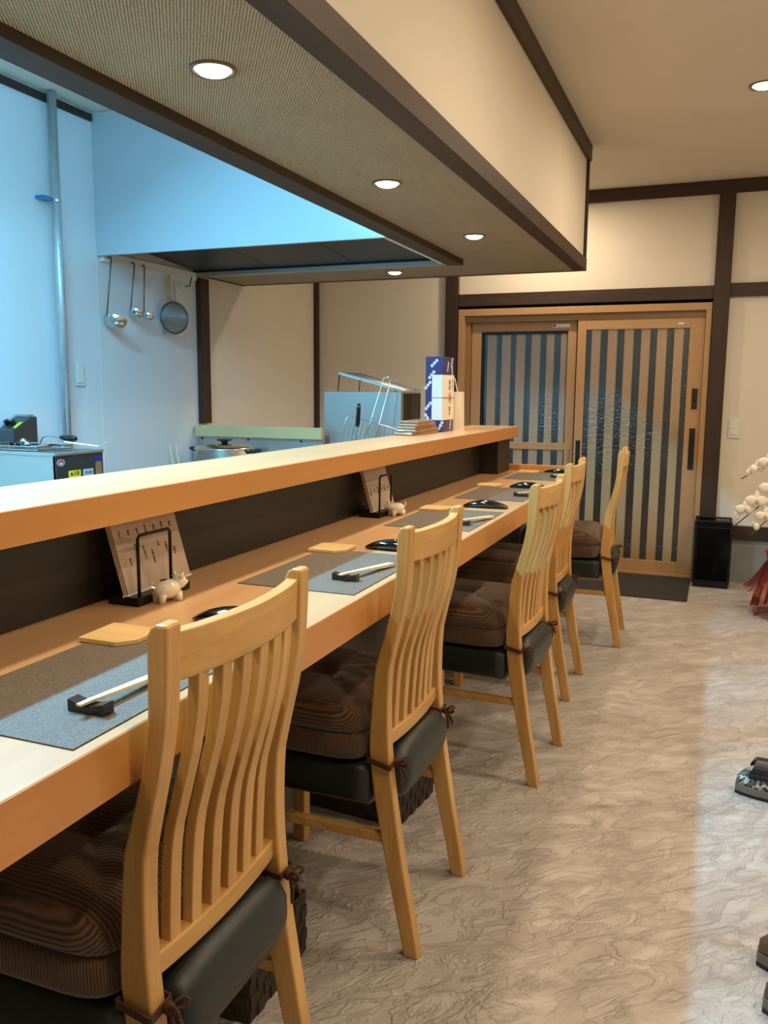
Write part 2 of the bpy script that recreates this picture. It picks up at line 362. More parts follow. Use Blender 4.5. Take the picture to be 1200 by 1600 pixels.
# range hood
hd = thing('range_hood', 'white boxed range hood with dark open underside above the stove', 'range hood', (-2.2, 3.6, 1.964))
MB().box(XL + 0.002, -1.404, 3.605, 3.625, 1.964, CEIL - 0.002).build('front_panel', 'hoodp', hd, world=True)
MB().box(-1.424, -1.404, 3.625, 4.49, 1.99, CEIL - 0.002).build('side_panel', 'kpanel', hd, world=True)
MB().box(XL + 0.002, -1.424, 4.47, 4.49, 1.99, CEIL - 0.002).build('rear_panel', 'hood', hd, world=True)
for i in range(3):
    x0 = XL + 0.03 + i * 0.527
    MB().prism([(3.63, 2.06), (4.44, 1.995), (4.44, 2.01), (3.63, 2.075)], 0, x0, x0 + 0.523).build('filter_panel', 'hood', hd, world=True, bevel=0.002)
MB().box(-1.452, -1.404, 3.628, 4.49, 1.966, 1.990).build('frame_rail', 'white', hd, world=True)
MB().box(XL + 0.002, -1.404, 4.455, 4.49, 1.962, 1.985).build('frame_rail', 'steelb', hd, world=True)
MB().box(XL + 0.002, XL + 0.03, 3.628, 4.46, 1.94, 1.985).build('hook_rail', 'white', hd, world=True)

# downlights
def downlight(name, x, y, z, r, label, group):
    t = thing(name, label, 'light', (x, y, z), 0, group)
    MB().lathe([(r * 0.80, 0.0), (r * 0.82, -0.004), (r, -0.006), (r * 1.03, -0.002), (r * 1.03, 0.0)], seg=32, cap=False).build('rim', 'ring', t, smooth=True)
    MB().lathe([(r * 0.01, -0.015), (r * 0.35, -0.0145), (r * 0.62, -0.010), (r * 0.80, -0.001), (r * 0.80, 0.0)], seg=32).build('bulb', 'bulb', t, smooth=True)
lab = {1: 'large round soffit downlight nearest the viewer, above the front chair', 2: 'middle round downlight of the row in the woven soffit', 3: 'round soffit downlight nearest the sliding door', 4: 'small round downlight behind the range hood opening'}
for i, (x, y) in enumerate(SOFFIT_LIGHTS[:5]):
    if i in lab: downlight('downlight', x, y, SZ - 0.0005, 0.05, lab[i], 'downlights in the woven soffit')
downlight('downlight', 0.10, 4.36, CEIL - 0.0005, 0.065, 'round white ceiling light at the right edge of the room ceiling', None)
# kitchen tube fitting above the cooking side
t = thing('tube_light', 'long cool white tube light on the kitchen ceiling', 'light', (-2.09, 1.55, CEIL))
MB().box(-2.13, -2.05, 0.9, 2.2, 2.625, CEIL - 0.001).build('housing', 'white', t, world=True, bevel=0.004)
MB().tube([(-2.09, 0.93, 2.603), (-2.09, 2.17, 2.603)], 0.013, 12).build('tube', 'tube', t, world=True, smooth=True)

# ------------------------------------------------------------------ sliding door
dr = sroot('door_1', (-0.95, YB, 0))
def al(name, x0, x1, y0, y1, z0, z1, par=None, mat='alu', bv=0.002): return MB().box(x0, x1, y0, y1, z0, z1).build(name, mat, par or dr, world=True, bevel=bv)
al('frame_head', -1.846, -0.088, YB - 0.03, YB + 0.10, 1.835, 1.884)
al('frame_jamb', -1.846, -1.80, YB - 0.03, YB + 0.10, 0, 1.835); al('frame_jamb', -0.124, -0.088, YB - 0.03, YB + 0.10, 0, 1.835)
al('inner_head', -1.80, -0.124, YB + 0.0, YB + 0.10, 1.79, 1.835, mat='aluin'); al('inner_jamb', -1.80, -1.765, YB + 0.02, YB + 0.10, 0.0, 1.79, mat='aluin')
al('threshold', -1.80, -0.124, YB - 0.02, YB + 0.10, 0.0, 0.02)
def leaf(x0, x1, s0, s1, y, zt, zg0, zg1, mid=None, slats=()):
    p = MB().box(x0, x0 + s0, y - 0.017, y + 0.017, 0.021, zt).build('door_panel', 'alu', dr, world=True, bevel=0.002)
    al('stile', x1 - s1, x1, y - 0.017, y + 0.017, 0.021, zt, p); al('top_rail', x0 + s0, x1 - s1, y - 0.0165, y + 0.0165, zg1, zt, p)
    al('bottom_rail', x0 + s0, x1 - s1, y - 0.0165, y + 0.0165, 0.021, zg0, p)
    if mid: al('middle_rail', x0 + s0, x1 - s1, y - 0.0165, y + 0.0165, mid[0], mid[1], p)
    zs = [(zg0, mid[0]), (mid[1], zg1)] if mid else [(zg0, zg1)]
    for a, b in zs: MB().box(x0 + s0, x1 - s1, y - 0.002, y + 0.002, a, b).build('glass_pane', 'glass', p, world=True)
    for a, b in slats: MB().box(a, b, y + 0.012, y + 0.03, zg0, zg1).build('lattice_slat', 'slat', p, world=True)
    return p
L = leaf(-1.762, -0.985, 0.075, 0.062, YB + 0.068, 1.79, 0.10, 1.722, (0.862, 0.912), [(-1.647, -1.58), (-1.537, -1.471), (-1.43, -1.363), (-1.316, -1.252), (-1.205, -1.15), (-1.101, -1.06)])
R_ = leaf(-0.972, -0.126, 0.060, 0.096, YB + 0.022, 1.79, 0.10, 1.722, None, [(-0.876, -0.816), (-0.765, -0.702), (-0.652, -0.591), (-0.539, -0.48), (-0.433, -0.37), (-0.321, -0.262)])
al('shadow_strip', -1.687, -1.047, YB + 0.052, YB + 0.058, 1.700, 1.728, L, 'black', 0); al('shadow_strip', -1.687, -1.668, YB + 0.052, YB + 0.058, 0.91, 1.70, L, 'black', 0)  # black strips stand in for the shade where the glass sits back
al('lock_plate', -0.186, -0.150, YB - 0.001, YB + 0.006, 1.175, 1.315, R_, 'bronze', 0.001)
al('lock_button', -0.178, -0.162, YB - 0.004, YB + 0.0, 1.20, 1.213, R_, 'copper', 0.001); al('lock_button', -0.182, -0.154, YB - 0.004, YB + 0.0, 1.222, 1.242, R_, 'black', 0.001)
hp = al('handle_plate', -0.188, -0.150, YB - 0.001, YB + 0.006, 0.76, 1.045, R_, 'bronze', 0.001); al('finger_pull', -0.181, -0.160, YB - 0.006, YB - 0.001, 0.80, 1.0, R_, 'black', 0.001)
al('lock_plate', -0.955, -0.925, YB - 0.001, YB + 0.006, 0.755, 0.94, R_, 'black', 0.001)
al('lock_button', -0.948, -0.934, YB - 0.005, YB - 0.001, 0.83, 0.87, R_, 'bronze', 0.001)
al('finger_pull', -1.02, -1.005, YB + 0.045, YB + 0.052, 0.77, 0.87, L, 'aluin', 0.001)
al('sticker', -1.16, -1.035, YB + 0.046, YB + 0.0505, 1.745, 1.770, L, 'white', 0); al('sticker_mark', -1.155, -1.137, YB + 0.044, YB + 0.046, 1.751, 1.765, L, 'blue', 0)
al('sticker', -0.30, -0.262, YB + 0.002, YB + 0.0055, 1.745, 1.758, R_, 'white', 0)
# dark porch outside the glass
struct(MB().box(-3.0, 1.6, 7.4, 7.45, 0, 2.6).build('wall_porch', plain('porch_wall', (40, 50, 52), 0.9)))
struct(MB().box(-3.0, 1.6, YB + 0.061, 7.4, -0.12, -0.02).build('floor_porch', 'base'))

# door mat, bin, wall switches
tag(MB().box(-1.35, -0.122, 5.42, 6.12, 0.0, 0.008).build('door_mat', 'mat', bevel=0.002), 'dark charcoal ribbed door mat on the floor before the sliding door', 'door mat')
bn = thing('waste_bin', 'black wire mesh waste bin standing beside the door post', 'bin', (0.005, 6.0, 0))
bx0, bx1, by0, by1, bh = -0.105, 0.115, 5.89, 6.105, 0.445
MB().box(bx0, bx1, by0, by1, 0.0, 0.03).build('base', 'blackm', bn, world=True, bevel=0.004)
MB().tube([(bx0, by0, bh), (bx1, by0, bh), (bx1, by1, bh), (bx0, by1, bh)], 0.006, 8, loop=True).build('rim', 'blackm', bn, world=True)
for (x, y) in ((bx0, by0), (bx1, by0), (bx1, by1), (bx0, by1)): MB().box(x - 0.008, x + 0.008, y - 0.008, y + 0.008, 0.03, bh).build('corner_frame', 'blackm', bn, world=True)
for (xa, xb, ya, yb) in ((bx0, bx1, by0 - 0.002, by0 + 0.002), (bx0, bx1, by1 - 0.002, by1 + 0.002), (bx0 - 0.002, bx0 + 0.002, by0, by1), (bx1 - 0.002, bx1 + 0.002, by0, by1)):
    MB().box(xa, xb, ya, yb, bh - 0.045, bh - 0.035).build('upper_band', 'blackm', bn, world=True)
    MB().box(xa, xb, ya, yb, 0.03, 0.05).build('lower_band', 'blackm', bn, world=True)
mb = MB()
def lattice(fn, W_, H_, p=0.0085, r=0.0015):
    k = -H_
    while k < W_:
        a0, a1 = max(k, 0), min(k + H_, W_)
        if a1 > a0:
            for flip in (0, 1):
                pa, pb = (a0, a0 - k), (a1, a1 - k)
                if flip: pa, pb = (pa[0], H_ - pa[1]), (pb[0], H_ - pb[1])
                mb.tube([fn(*pa), fn(*pb)], r, 3)
        k += p
lattice(lambda a, b: (bx0 + a, by0, 0.03 + b), bx1 - bx0, bh - 0.035); lattice(lambda a, b: (bx0 + a, by1, 0.03 + b), bx1 - bx0, bh - 0.035)
lattice(lambda a, b: (bx0, by0 + a, 0.03 + b), by1 - by0, bh - 0.035); lattice(lambda a, b: (bx1, by0 + a, 0.03 + b), by1 - by0, bh - 0.035)
o = mb.build('wire_mesh', 'blackm', bn, world=True); o['kind'] = 'stuff'
t = thing('wall_switch', 'small white light switch on the cream wall right of the door post', 'switch', (0.10, YB, 1.05))
MB().box(0.058, 0.132, YB - 0.010, YB - 0.0005, 0.985, 1.108).build('plate', 'white', t, world=True, bevel=0.003)
for z0 in (1.005, 1.05): MB().box(0.072, 0.118, YB - 0.014, YB - 0.010, z0, z0 + 0.04).build('rocker', 'white', t, world=True, bevel=0.002)
t = thing('wall_switch', 'tall white switch plate on the blue-lit kitchen wall beside the pipe', 'switch', (XL, 3.44, 1.36))
MB().box(XL + 0.0005, XL + 0.010, 3.405, 3.475, 1.30, 1.42).build('plate', 'white', t, world=True, bevel=0.003)
MB().box(XL + 0.010, XL + 0.014, 3.418, 3.462, 1.315, 1.405).build('rocker', 'white', t, world=True, bevel=0.002)

# ------------------------------------------------------------------ counter
ZL, XF, TL = 0.856, -0.6825, 0.0764
ZU, XU, XUB, TU, YE = 1.099, -1.026, -1.289, 0.0596, 4.58
ct = thing('bar_counter', 'long beech bar counter with thick front edge along the chairs', 'counter', (-1.0, 2.0, 0))
Y0 = -1.2
MB().box(-1.17, XF, Y0, YE, ZL - TL, ZL).build('worktop', 'counter', ct, world=True, bevel=0.002)
MB().box(XF, XF + 0.0012, Y0, YE, ZL - TL + 0.001, ZL - 0.0015).build('front_edge', 'fascia', ct, world=True)
tag(MB().box(-1.10, XF, YE + 0.0005, YE + 0.025, ZL - TL, ZL + 0.033).build('end_board', 'fascia', bevel=0.002), 'upright beech end board closing the far end of the counter', 'board')
rs = thing('counter_shelf', 'raised beech shelf on its black back panel along the counter', 'shelf', (-1.15, 2.0, ZL))
MB().box(XUB, XU, Y0, YE, ZU - TU, ZU).build('shelf', 'counter', rs, world=True, bevel=0.002)
MB().box(XU, XU + 0.0012, Y0, YE, ZU - TU + 0.001, ZU - 0.0015).build('shelf_edge', 'fascia', rs, world=True)
MB().box(-1.20, -1.162, Y0, YE - 0.02, ZL, ZU - TU).build('back_panel', 'panel', rs, world=True)
MB().box(-1.162, -1.066, 4.30, YE - 0.02, ZL, ZU - TU).build('end_cheek', 'panel', rs, world=True)
MB().box(-1.28, -1.165, Y0, YE - 0.02, 0.0, ZL - TL).build('base_wall', 'base', ct, world=True)
MB().box(-1.165, -0.99, YE - 0.06, YE - 0.02, 0.0, ZL - TL).build('end_support', 'base', ct, world=True)

# placemats, coasters, chopsticks, towel packets
order = ['nearest the viewer', 'second from the viewer', 'third from the viewer', 'fourth from the viewer', 'farthest from the viewer']
MY = [0.757, 1.60, 2.49, 3.26, 4.09]
CY = [1.107, 1.995, 2.86, 3.70, 4.42]; CX = [-1.003, -1.012, -0.998, -1.015, -0.985]
RX = [-0.765, -0.775, -0.76, -0.745, -0.745]; RY = [0.862, 1.72, 2.60, 3.42, 4.24]
PKX = [-0.90, -0.885, -0.875, -0.862, -0.86]; PKY = [1.32, 2.115, 3.04, 3.735, 4.525]
ZT = ZL
for i in range(5):
    yl = MY[i]; ln = 0.45 if i < 4 else 0.44
    tag(MB().box(-0.988, -0.702, yl, yl + ln, ZT, ZT + 0.002).build('placemat', 'placemat'), 'grey-brown woven placemat on the counter, ' + order[i] + ' of five', 'placemat', 'woven placemats along the counter')
    y = CY[i]; x = CX[i]
    poly = [(x, y), (x + 0.078, y), (x + 0.102, y + 0.03), (x + 0.10, y + 0.10), (x - 0.005, y + 0.10)]
    tag(MB().prism(poly, 2, ZT + 0.002, ZT + 0.010).build('coaster', 'ply', bevel=0.001), 'pale wooden coaster with cut corner, ' + order[i] + ' of five', 'coaster', 'wooden coasters on the placemats')
    # chopstick rest
    r_ = MB().loft([[(RX[i] - 0.03 + 0.06 * k / 6, RY[i] + yy, ZT + 0.002 + zz) for yy, zz in ((-0.011, 0), (0.011, 0), (0.011, 0.017 - 0.006 * math.sin(PI * k / 6)), (-0.011, 0.017 - 0.006 * math.sin(PI * k / 6)))] for k in range(7)])
    tag(r_.build('chopstick_rest', 'lacquer', bevel=0.001), 'small dark lacquered chopstick rest, ' + order[i] + ' of five', 'chopstick rest', 'lacquered chopstick rests')
    ang = math.atan2(1.0, [0.05, 0.22, 0.30, 0.30, 0.30][i])
    t = thing('chopsticks', 'pair of pale chopsticks propped on a rest, ' + order[i] + ' of five', 'chopsticks', (RX[i], RY[i], ZT + 0.0145), ang - PI / 2, 'chopstick pairs laid on rests')
    for s in (-1, 1):
        rings = []
        for k, (yy, zz, ww) in enumerate(((-0.022, 0.0035, 0.0018), (0.0, 0.0030, 0.0022), (0.19, -0.0078, 0.0042))):
            cx = s * (0.0024 + 0.0026 * (k == 2))
            rings.append([(cx + a * ww, yy, zz + b * ww) for a, b in ((-1, -1), (1, -1), (1, 1), (-1, 1))])
        MB().loft(rings).build('stick', 'chop', t, bevel=0.0006)
    # towel packet: pillow shape lying across the counter
    rings = []; Lp = 0.165
    for k in range(13):
        s_ = k / 12; xx = (s_ - 0.5) * Lp; e = min(1.0, math.sin(PI * min(max(s_, 0.02), 0.98)) ** 0.55)
        hw, hz = 0.012 + 0.016 * e, 0.0015 + 0.0135 * e * (1 if i != 4 else 0.75)
        rings.append([(xx, hw * math.copysign(abs(math.cos(a)) ** 0.7, math.cos(a)), max(0.0, hz + hz * math.sin(a))) for a in [2 * PI * j / 16 for j in range(16)]])
    t = MB().loft(rings).build('towel_packet', 'gloss', smooth=True); t.location = (PKX[i] + 0.08, PKY[i], ZT + 0.0002); t.rotation_euler = (0, 0, (0.1, 0.0, 0.05, 0.03, 0.0)[i])
    tag(t, 'black glossy wrapped hand towel on the counter, ' + order[i] + ' of five', 'hand towel', 'black wrapped towels on the counter')

# menu stands
def menu_stand(yc, x, w_, label_s, label_m, rows, lb):
    t = thing('menu_stand', label_s, 'menu stand', (x, yc, ZT), 0, 'menu stands under the shelf')
    MB().box(-0.045, 0.030, -0.105, 0.072, 0, 0.018).build('base', 'blackm', t, bevel=0.002)
    MB().tube([(0.024, -0.094, 0.016), (0.024, -0.094, 0.136), (0.024, -0.088, 0.143), (0.024, 0.006, 0.143), (0.024, 0.012, 0.136), (0.024, 0.012, 0.016)], 0.0035, 8).build('wire_loop', 'blackm', t, smooth=True)
    m = thing('menu', label_m, 'menu', (x + 0.002, yc + 0.010, ZT + 0.0185), 0, 'laminated menus in the stands')
    al_ = math.radians(-16)
    Rm = Matrix.Rotation(al_, 4, 'Y')
    for k in range(3):
        sh = MB().box(-0.0035 - 0.003 * k, -0.0015 - 0.003 * k, -w_ / 2 - 0.003 * k, w_ / 2 - 0.003 * k, 0.0, 0.15).xform(Rm).build('sheet', 'menu', m)
        MB().box(-0.0038 - 0.003 * k, -0.0012 - 0.003 * k, -w_ / 2 - 0.003 - 0.003 * k, w_ / 2 + 0.003 - 0.003 * k, 0.0, 0.004).xform(Rm).build('laminate_edge', 'laminate', m)
    ff = Rm @ Matrix.Rotation(PI / 2, 4, 'Z') @ Matrix.Rotation(PI / 2, 4, 'X')
    for (yy, zz, s_, sz) in rows:
        text(s_, sz, 'ink', m, 'lettering', Rm @ Matrix.Translation((-0.001, yy, zz)) @ Matrix.Rotation(PI / 2, 4, 'Z') @ Matrix.Rotation(PI / 2, 4, 'X'), vertical=True, world=False, ext=0.0002)
    return t
cols = ['天ぷら', '刺身', '焼鳥', '酢の物', '煮物', '揚出し', '御飯']
rows = [(-0.088 + 0.028 * k, 0.125, c, 0.0062) for k, c in enumerate(cols)] + [(-0.075 + 0.025 * k, 0.065 + 0.012 * ((k * 2) % 3), c, 0.0062) for k, c in enumerate(['盛合せ', '本日の魚', '出し巻玉子', '季節の野菜', '冷奴', '茶碗蒸し', '味噌汁'])]
menu_stand(1.445, -1.087, 0.215, 'black wire menu stand near the front of the counter, behind the nearer pig', 'laminated menu sheets leaning in the nearer stand', rows, 0)
rows2 = [(-0.08 + 0.032 * k, 0.07, c, 0.007) for k, c in enumerate(['冷酒各種', '生中', '焼酎水割', '梅酒', '烏龍茶', '珈琲'])]
menu_stand(2.735, -1.087, 0.205, 'black wire menu stand farther along the counter, behind the farther pig', 'laminated menu sheets leaning in the farther stand', rows2, 1)

def pig(x, y, rz, label):
    t = thing('pig_figurine', label, 'figurine', (x, y, ZT), rz, 'white ceramic pigs by the menu stands'); t.scale = (1.3, 1.3, 1.25)
    b = MB().ball((0, 0, 0.021), (0.024, 0.0165, 0.0165)).ball((0.022, 0, 0.030), (0.012, 0.0125, 0.012)).ball((0.033, 0, 0.028), (0.0045, 0.006, 0.005))
    for sx in (-1, 1):
        for sy in (-1, 1): b.tube([(sx * 0.014, sy * 0.009, 0.016), (sx * 0.016, sy * 0.0095, 0.0)], [0.0065, 0.0052], 10)
    b.build('body', 'ceram', t, smooth=True)
    for s in (-1, 1): MB().loft([[(0.02 + dx, s * 0.009 + dy, 0.038) for dx, dy in ((-0.004, -0.004), (0.003, -0.004), (0.003, 0.004), (-0.004, 0.004))], [(0.023, s * 0.012, 0.0475)] * 4]).build('ear', 'ceram', t, smooth=True)
    MB().tube([(-0.023, 0, 0.026), (-0.028, 0.003, 0.03), (-0.029, -0.002, 0.034), (-0.026, -0.003, 0.037)], 0.0015, 6).build('tail', 'ceram', t)
    MB().ball((-0.006, 0, 0.0372), (0.007, 0.0035, 0.0012)).build('slot', 'ink', t)
pig(-1.035, 1.405, 1.2, 'white ceramic pig on the counter before the nearer menu stand')
pig(-1.028, 2.715, -2.2, 'white ceramic pig on the counter before the farther menu stand')

# ------------------------------------------------------------------ things on the raised shelf
gx, gy = -1.232, 3.81
gb = thing('gift_box', 'tall indigo wrapped gift box with white paper band on the shelf', 'gift box', (gx, gy, ZU))
bw, bd, bhh = 0.084, 0.17, 0.345
MB().box(gx - bw / 2, gx + bw / 2, gy - bd / 2, gy + bd / 2, ZU, ZU + bhh).build('box', 'purple', gb, world=True, bevel=0.001)
MB().box(gx - 0.010, gx + bw / 2 + 0.001, gy - bd / 2 - 0.0012, gy - bd / 2 - 0.0002, ZU + 0.055, ZU + 0.262).build('paper_band', 'paper', gb, world=True)
MB().box(gx + bw / 2 + 0.0002, gx + bw / 2 + 0.0014, gy - bd / 2 - 0.0012, gy + bd / 2, ZU + 0.055, ZU + 0.262).build('paper_band', 'paper', gb, world=True)
MB().box(gx - 0.010, gx + bw / 2 + 0.002, gy - bd / 2 - 0.002, gy - bd / 2 - 0.0012, ZU + 0.156, ZU + 0.158).build('cord', 'ink', gb, world=True)
k = gx + bw / 2 + 0.0016
MB().box(k, k + 0.001, gy - bd / 2, gy + bd / 2, ZU + 0.156, ZU + 0.159).build('cord', 'red', gb, world=True)
mb = MB()
for a in (0.6, 1.1, 2.04, 2.54, -0.6, -1.1, -2.04, -2.54): mb.tube([(k + 0.001, gy + 0.02, ZU + 0.158), (k + 0.001, gy + 0.02 + 0.03 * math.cos(a), ZU + 0.158 + 0.03 * math.sin(a))], 0.0008, 4)
mb.build('cord_knot', 'red', gb, world=True)
text('御祝', 0.026, 'ink', gb, 'lettering', facing((k, gy + 0.015, ZU + 0.215), '+x'), vertical=True); text('開店', 0.022, 'ink', gb, 'lettering', facing((k, gy + 0.02, ZU + 0.095), '+x'), vertical=True)
text('祝開店御礼', 0.011, 'ink', gb, 'lettering', facing((k, gy + 0.06, ZU + 0.22), '+x'), vertical=True)
def blossom(cx, cz, r, face, a0=0.0):
    mb = MB()
    for j in range(5):
        a = a0 + 2 * PI * j / 5; px, pz = cx + r * 0.6 * math.cos(a), cz + r * 0.6 * math.sin(a)
        pts = [(px + r * 0.42 * math.cos(b), pz + r * 0.42 * math.sin(b)) for b in [2 * PI * q_ / 8 for q_ in range(8)]]
        if face == 'y': mb.prism(pts, 1, gy - bd / 2 - 0.0008, gy - bd / 2 - 0.0001)
        else: mb.prism(pts, 0, gx + bw / 2 + 0.0001, gx + bw / 2 + 0.0006)
    return mb
def spray(cx, cz, a, face):
    for d in (-0.016, 0.0, 0.016):
        blossom(cx + d * math.cos(a), cz + d * math.sin(a), 0.008, face, a).build('printed_blossom', 'white', gb, world=True)
spray(gx + 0.0, ZU + 0.315, 0.8, 'y'); spray(gx - 0.012, ZU + 0.262, 0.9, 'y'); spray(gx - 0.027, ZU + 0.12, 0.9, 'y'); spray(gx - 0.03, ZU + 0.215, 0.9, 'y'); spray(gx - 0.03, ZU + 0.065, 2.2, 'y'); spray(gx - 0.01, ZU + 0.016, 0.9, 'y'); spray(gx + 0.034, ZU + 0.03, 1.1, 'y')
spray(gy - 0.01, ZU + 0.30, 1.3, 'x'); spray(gy + 0.05, ZU + 0.32, 1.2, 'x'); spray(gy + 0.055, ZU + 0.28, 1.8, 'x'); spray(gy + 0.04, ZU + 0.03, 1.2, 'x')
pb = thing('paper_bag', 'small white patterned paper bag behind the indigo gift box', 'bag', (-1.19, 3.94, ZU))
MB().loft([[(-1.19 + a * 0.035, 3.94 + b * 0.03, ZU) for a, b in ((-1, -1), (1, -1), (1, 1), (-1, 1))], [(-1.19 + a * 0.033, 3.94 + b * 0.022, ZU + 0.185) for a, b in ((-1, -1), (1, -1), (1, 1), (-1, 1))]]).build('bag_body', 'paper', pb, world=True)
MB().tube([(-1.205, 3.925, ZU + 0.18), (-1.212, 3.925, ZU + 0.235), (-1.195, 3.925, ZU + 0.25), (-1.178, 3.925, ZU + 0.18)], 0.0025, 6).build('handle', 'paper', pb, world=True)
sp = thing('skewer_packs', 'flat stack of clear wrapped brown packs on the shelf left of the gift box', 'packs', (-1.245, 3.5, ZU))
for j in range(5): MB().rbox((-1.242 + 0.004 * (j % 2), 3.52 + 0.006 * ((j * 2) % 3), ZU + 0.0062 + 0.0122 * j), (0.085, 0.34 - 0.02 * j, 0.0115), 0.02 * (j - 1)).build('pack', 'skewer', sp, world=True, bevel=0.003)

# ------------------------------------------------------------------ kitchen
kb = thing('kitchen_bench', 'stainless steel kitchen bench along the left wall', 'bench', (-2.6, 2.4, 0))
MB().box(-3.02, -2.34, 1.2, 3.5, 0.0, 0.80).build('bench_body', 'steelb', kb, world=True, bevel=0.004)
sv = thing('stove', 'stainless stove bench under the range hood', 'stove', (-2.4, 4.1, 0))
MB().box(-3.02, -1.60, 3.70, 4.90, 0.0, 0.80).build('stove_body', 'steelb', sv, world=True, bevel=0.004)
sb = thing('splashback', 'low stainless splashback behind the pot', 'splashback', (-2.6, 4.45, 0.80))
MB().box(-3.02, -2.16, 4.462, 4.50, 0.80, 1.0).build('splash_sheet', 'steelb', sb, world=True, bevel=0.002)
MB().box(-3.02, -2.16, 4.40, 4.462, 0.80, 0.945).build('splash_step', 'steelb', sb, world=True, bevel=0.002)
MB().tube([(-2.80, 4.18, 0.845), (-2.50, 4.18, 0.845)], 0.006, 6).tube([(-2.65, 4.03, 0.845), (-2.65, 4.33, 0.845)], 0.006, 6).lathe([(0.15, 0.80), (0.15, 0.85), (0.14, 0.85), (0.14, 0.80)], (-2.65, 4.18, 0), 24, False).build('pan_support', 'blackm', thing('gas_burner', 'black round gas burner under the steel pot', 'burner', (-2.65, 4.18, 0.80)), world=True)
for xx in (-2.99, -2.66, -2.30):
    MB().tube([(xx, 4.462, 0.985), (xx, 4.458, 0.985)], 0.007, 10).build('screw', 'black', sb, world=True)
tag(MB().box(-3.02, -2.155, 4.43, 4.461, 1.0, 1.068).build('wooden_board', 'board', bevel=0.002), 'long pale yellow wooden board along the top of the stove splashback', 'board')
# pot with lid
pt = thing('stock_pot', 'steel pot with lid and black knob on the stove', 'pot', (-2.65, 4.18, 0.85))
MB().lathe([(0.150, 0.0), (0.165, 0.012), (0.168, 0.094), (0.172, 0.097), (0.158, 0.097), (0.155, 0.02), (0.01, 0.015)], seg=40).build('pot_body', 'steel', pt, smooth=True)
ld = MB().lathe([(0.174, 0.098), (0.176, 0.103), (0.160, 0.112), (0.10, 0.124), (0.02, 0.128), (0.001, 0.128)], seg=40).build('lid', 'steel', pt, smooth=True)
MB().lathe([(0.020, 0.128), (0.018, 0.138), (0.045, 0.147), (0.047, 0.152), (0.001, 0.154)], seg=24).build('lid_knob', 'black', ld, smooth=True)
for s in (-1, 1):
    MB().tube([(s * 0.165, -0.03, 0.082), (s * 0.215, -0.028, 0.094), (s * 0.235, 0, 0.096), (s * 0.215, 0.028, 0.094), (s * 0.165, 0.03, 0.082)], 0.008, 8).build('handle', 'black', pt, smooth=True)
# steel grill cabinet
gc = thing('grill_cabinet', 'plain stainless grill cabinet with dark glossy side standing behind the shelf', 'cabinet', (-1.9, 4.65, 0.80))
MB().box(-2.190, -1.704, 4.56, 4.90, 0.80, 1.278).build('cabinet_body', 'steelb', gc, world=True, bevel=0.002)
MB().box(-2.190, -1.704, 4.553, 4.56, 0.80, 1.276).build('front_sheet', 'steelb', gc, world=True)
MB().box(-1.704, -1.698, 4.60, 4.87, 0.98, 1.270).build('side_glass', 'gloss', gc, world=True)
ty0, ty1 = 4.56, 4.88
tr = thing('mesh_tray', 'tilted wire mesh draining tray on top of the grill cabinet', 'tray', (-1.88, 4.7, 1.278))
def tl(x, z, a, nm, th=0.004):
    pass
A0, A1 = Vector((-2.10, 0, 1.392)), Vector((-1.70, 0, 1.287))
MB().prism([(A0.x, A0.z - 0.012), (A1.x, A1.z - 0.006), (A1.x, A1.z + 0.006), (A0.x, A0.z + 0.004)], 1, ty0, ty0 + 0.004).build('tray_side', 'steel', tr, world=True)
MB().prism([(A0.x, A0.z - 0.012), (A1.x, A1.z - 0.006), (A1.x, A1.z + 0.006), (A0.x, A0.z + 0.004)], 1, ty1 - 0.004, ty1).build('tray_side', 'steel', tr, world=True)
mb = MB()
n1 = 60
for j in range(n1 + 1):
    p = A0.lerp(A1, j / n1); mb.tube([(p.x, ty0, p.z), (p.x, ty1, p.z)], 0.0017, 3)
for j in range(45):
    yy = ty0 + (ty1 - ty0) * j / 44; mb.tube([(A0.x, yy, A0.z), (A1.x, yy, A1.z)], 0.0017, 3)
o = mb.build('wire_mesh', 'steeld', tr, world=True); o['kind'] = 'stuff'
for (xx, yy) in ((-2.095, ty0 + 0.003), (-2.095, ty1 - 0.003), (-1.86, ty1 - 0.003)):
    zt = A0.z + (A1.z - A0.z) * (xx - A0.x) / (A1.x - A0.x)
    MB().tube([(xx - (0.012 if xx < -2 else 0), yy, 1.279), (xx, yy, zt)], 0.003, 6).build('leg', 'blackm', tr, world=True)
# wire rack, skimmer and turner leaning in front of the cabinet
wr = thing('wire_rack', 'steel wire cooling rack leaning on the grill cabinet', 'rack', (-1.78, 4.4, 0.80))
yr = 4.36
def rk(x, z): return (x - 0.03, yr + (z - 0.80) * 0.30, z)
MB().tube([rk(-2.02, 0.81), rk(-1.975, 1.12), rk(-1.968, 1.135), rk(-1.955, 1.14), rk(-1.63, 1.065), rk(-1.615, 1.055), rk(-1.62, 0.81)], 0.0035, 8).build('rack_frame', 'steel', wr, world=True, smooth=True)
for j in range(1, 15):
    s_ = j / 15; MB().tube([rk(-2.02 + 0.40 * s_, 0.81), rk(-1.968 + 0.345 * s_, 1.137 - 0.08 * s_)], 0.0016, 6).build('wire', 'steel', wr, world=True)
sk = thing('skimmer', 'wire skimmer with a tall looped handle leaning on the rack', 'skimmer', (-1.75, 4.3, 0.80))
yk = 4.30
def kp(x, z): return (x - 0.035, yk + (z - 0.80) * 0.30, z)
loopz = [kp(-1.855, 0.86), kp(-1.79, 1.12), kp(-1.748, 1.33)] + [kp(-1.725 - 0.023 * math.cos(a), 1.335 + 0.028 * math.sin(a)) for a in (0.4, 0.9, 1.57, 2.2, 2.8)] + [kp(-1.702, 1.32), kp(-1.735, 1.12), kp(-1.785, 0.86)]
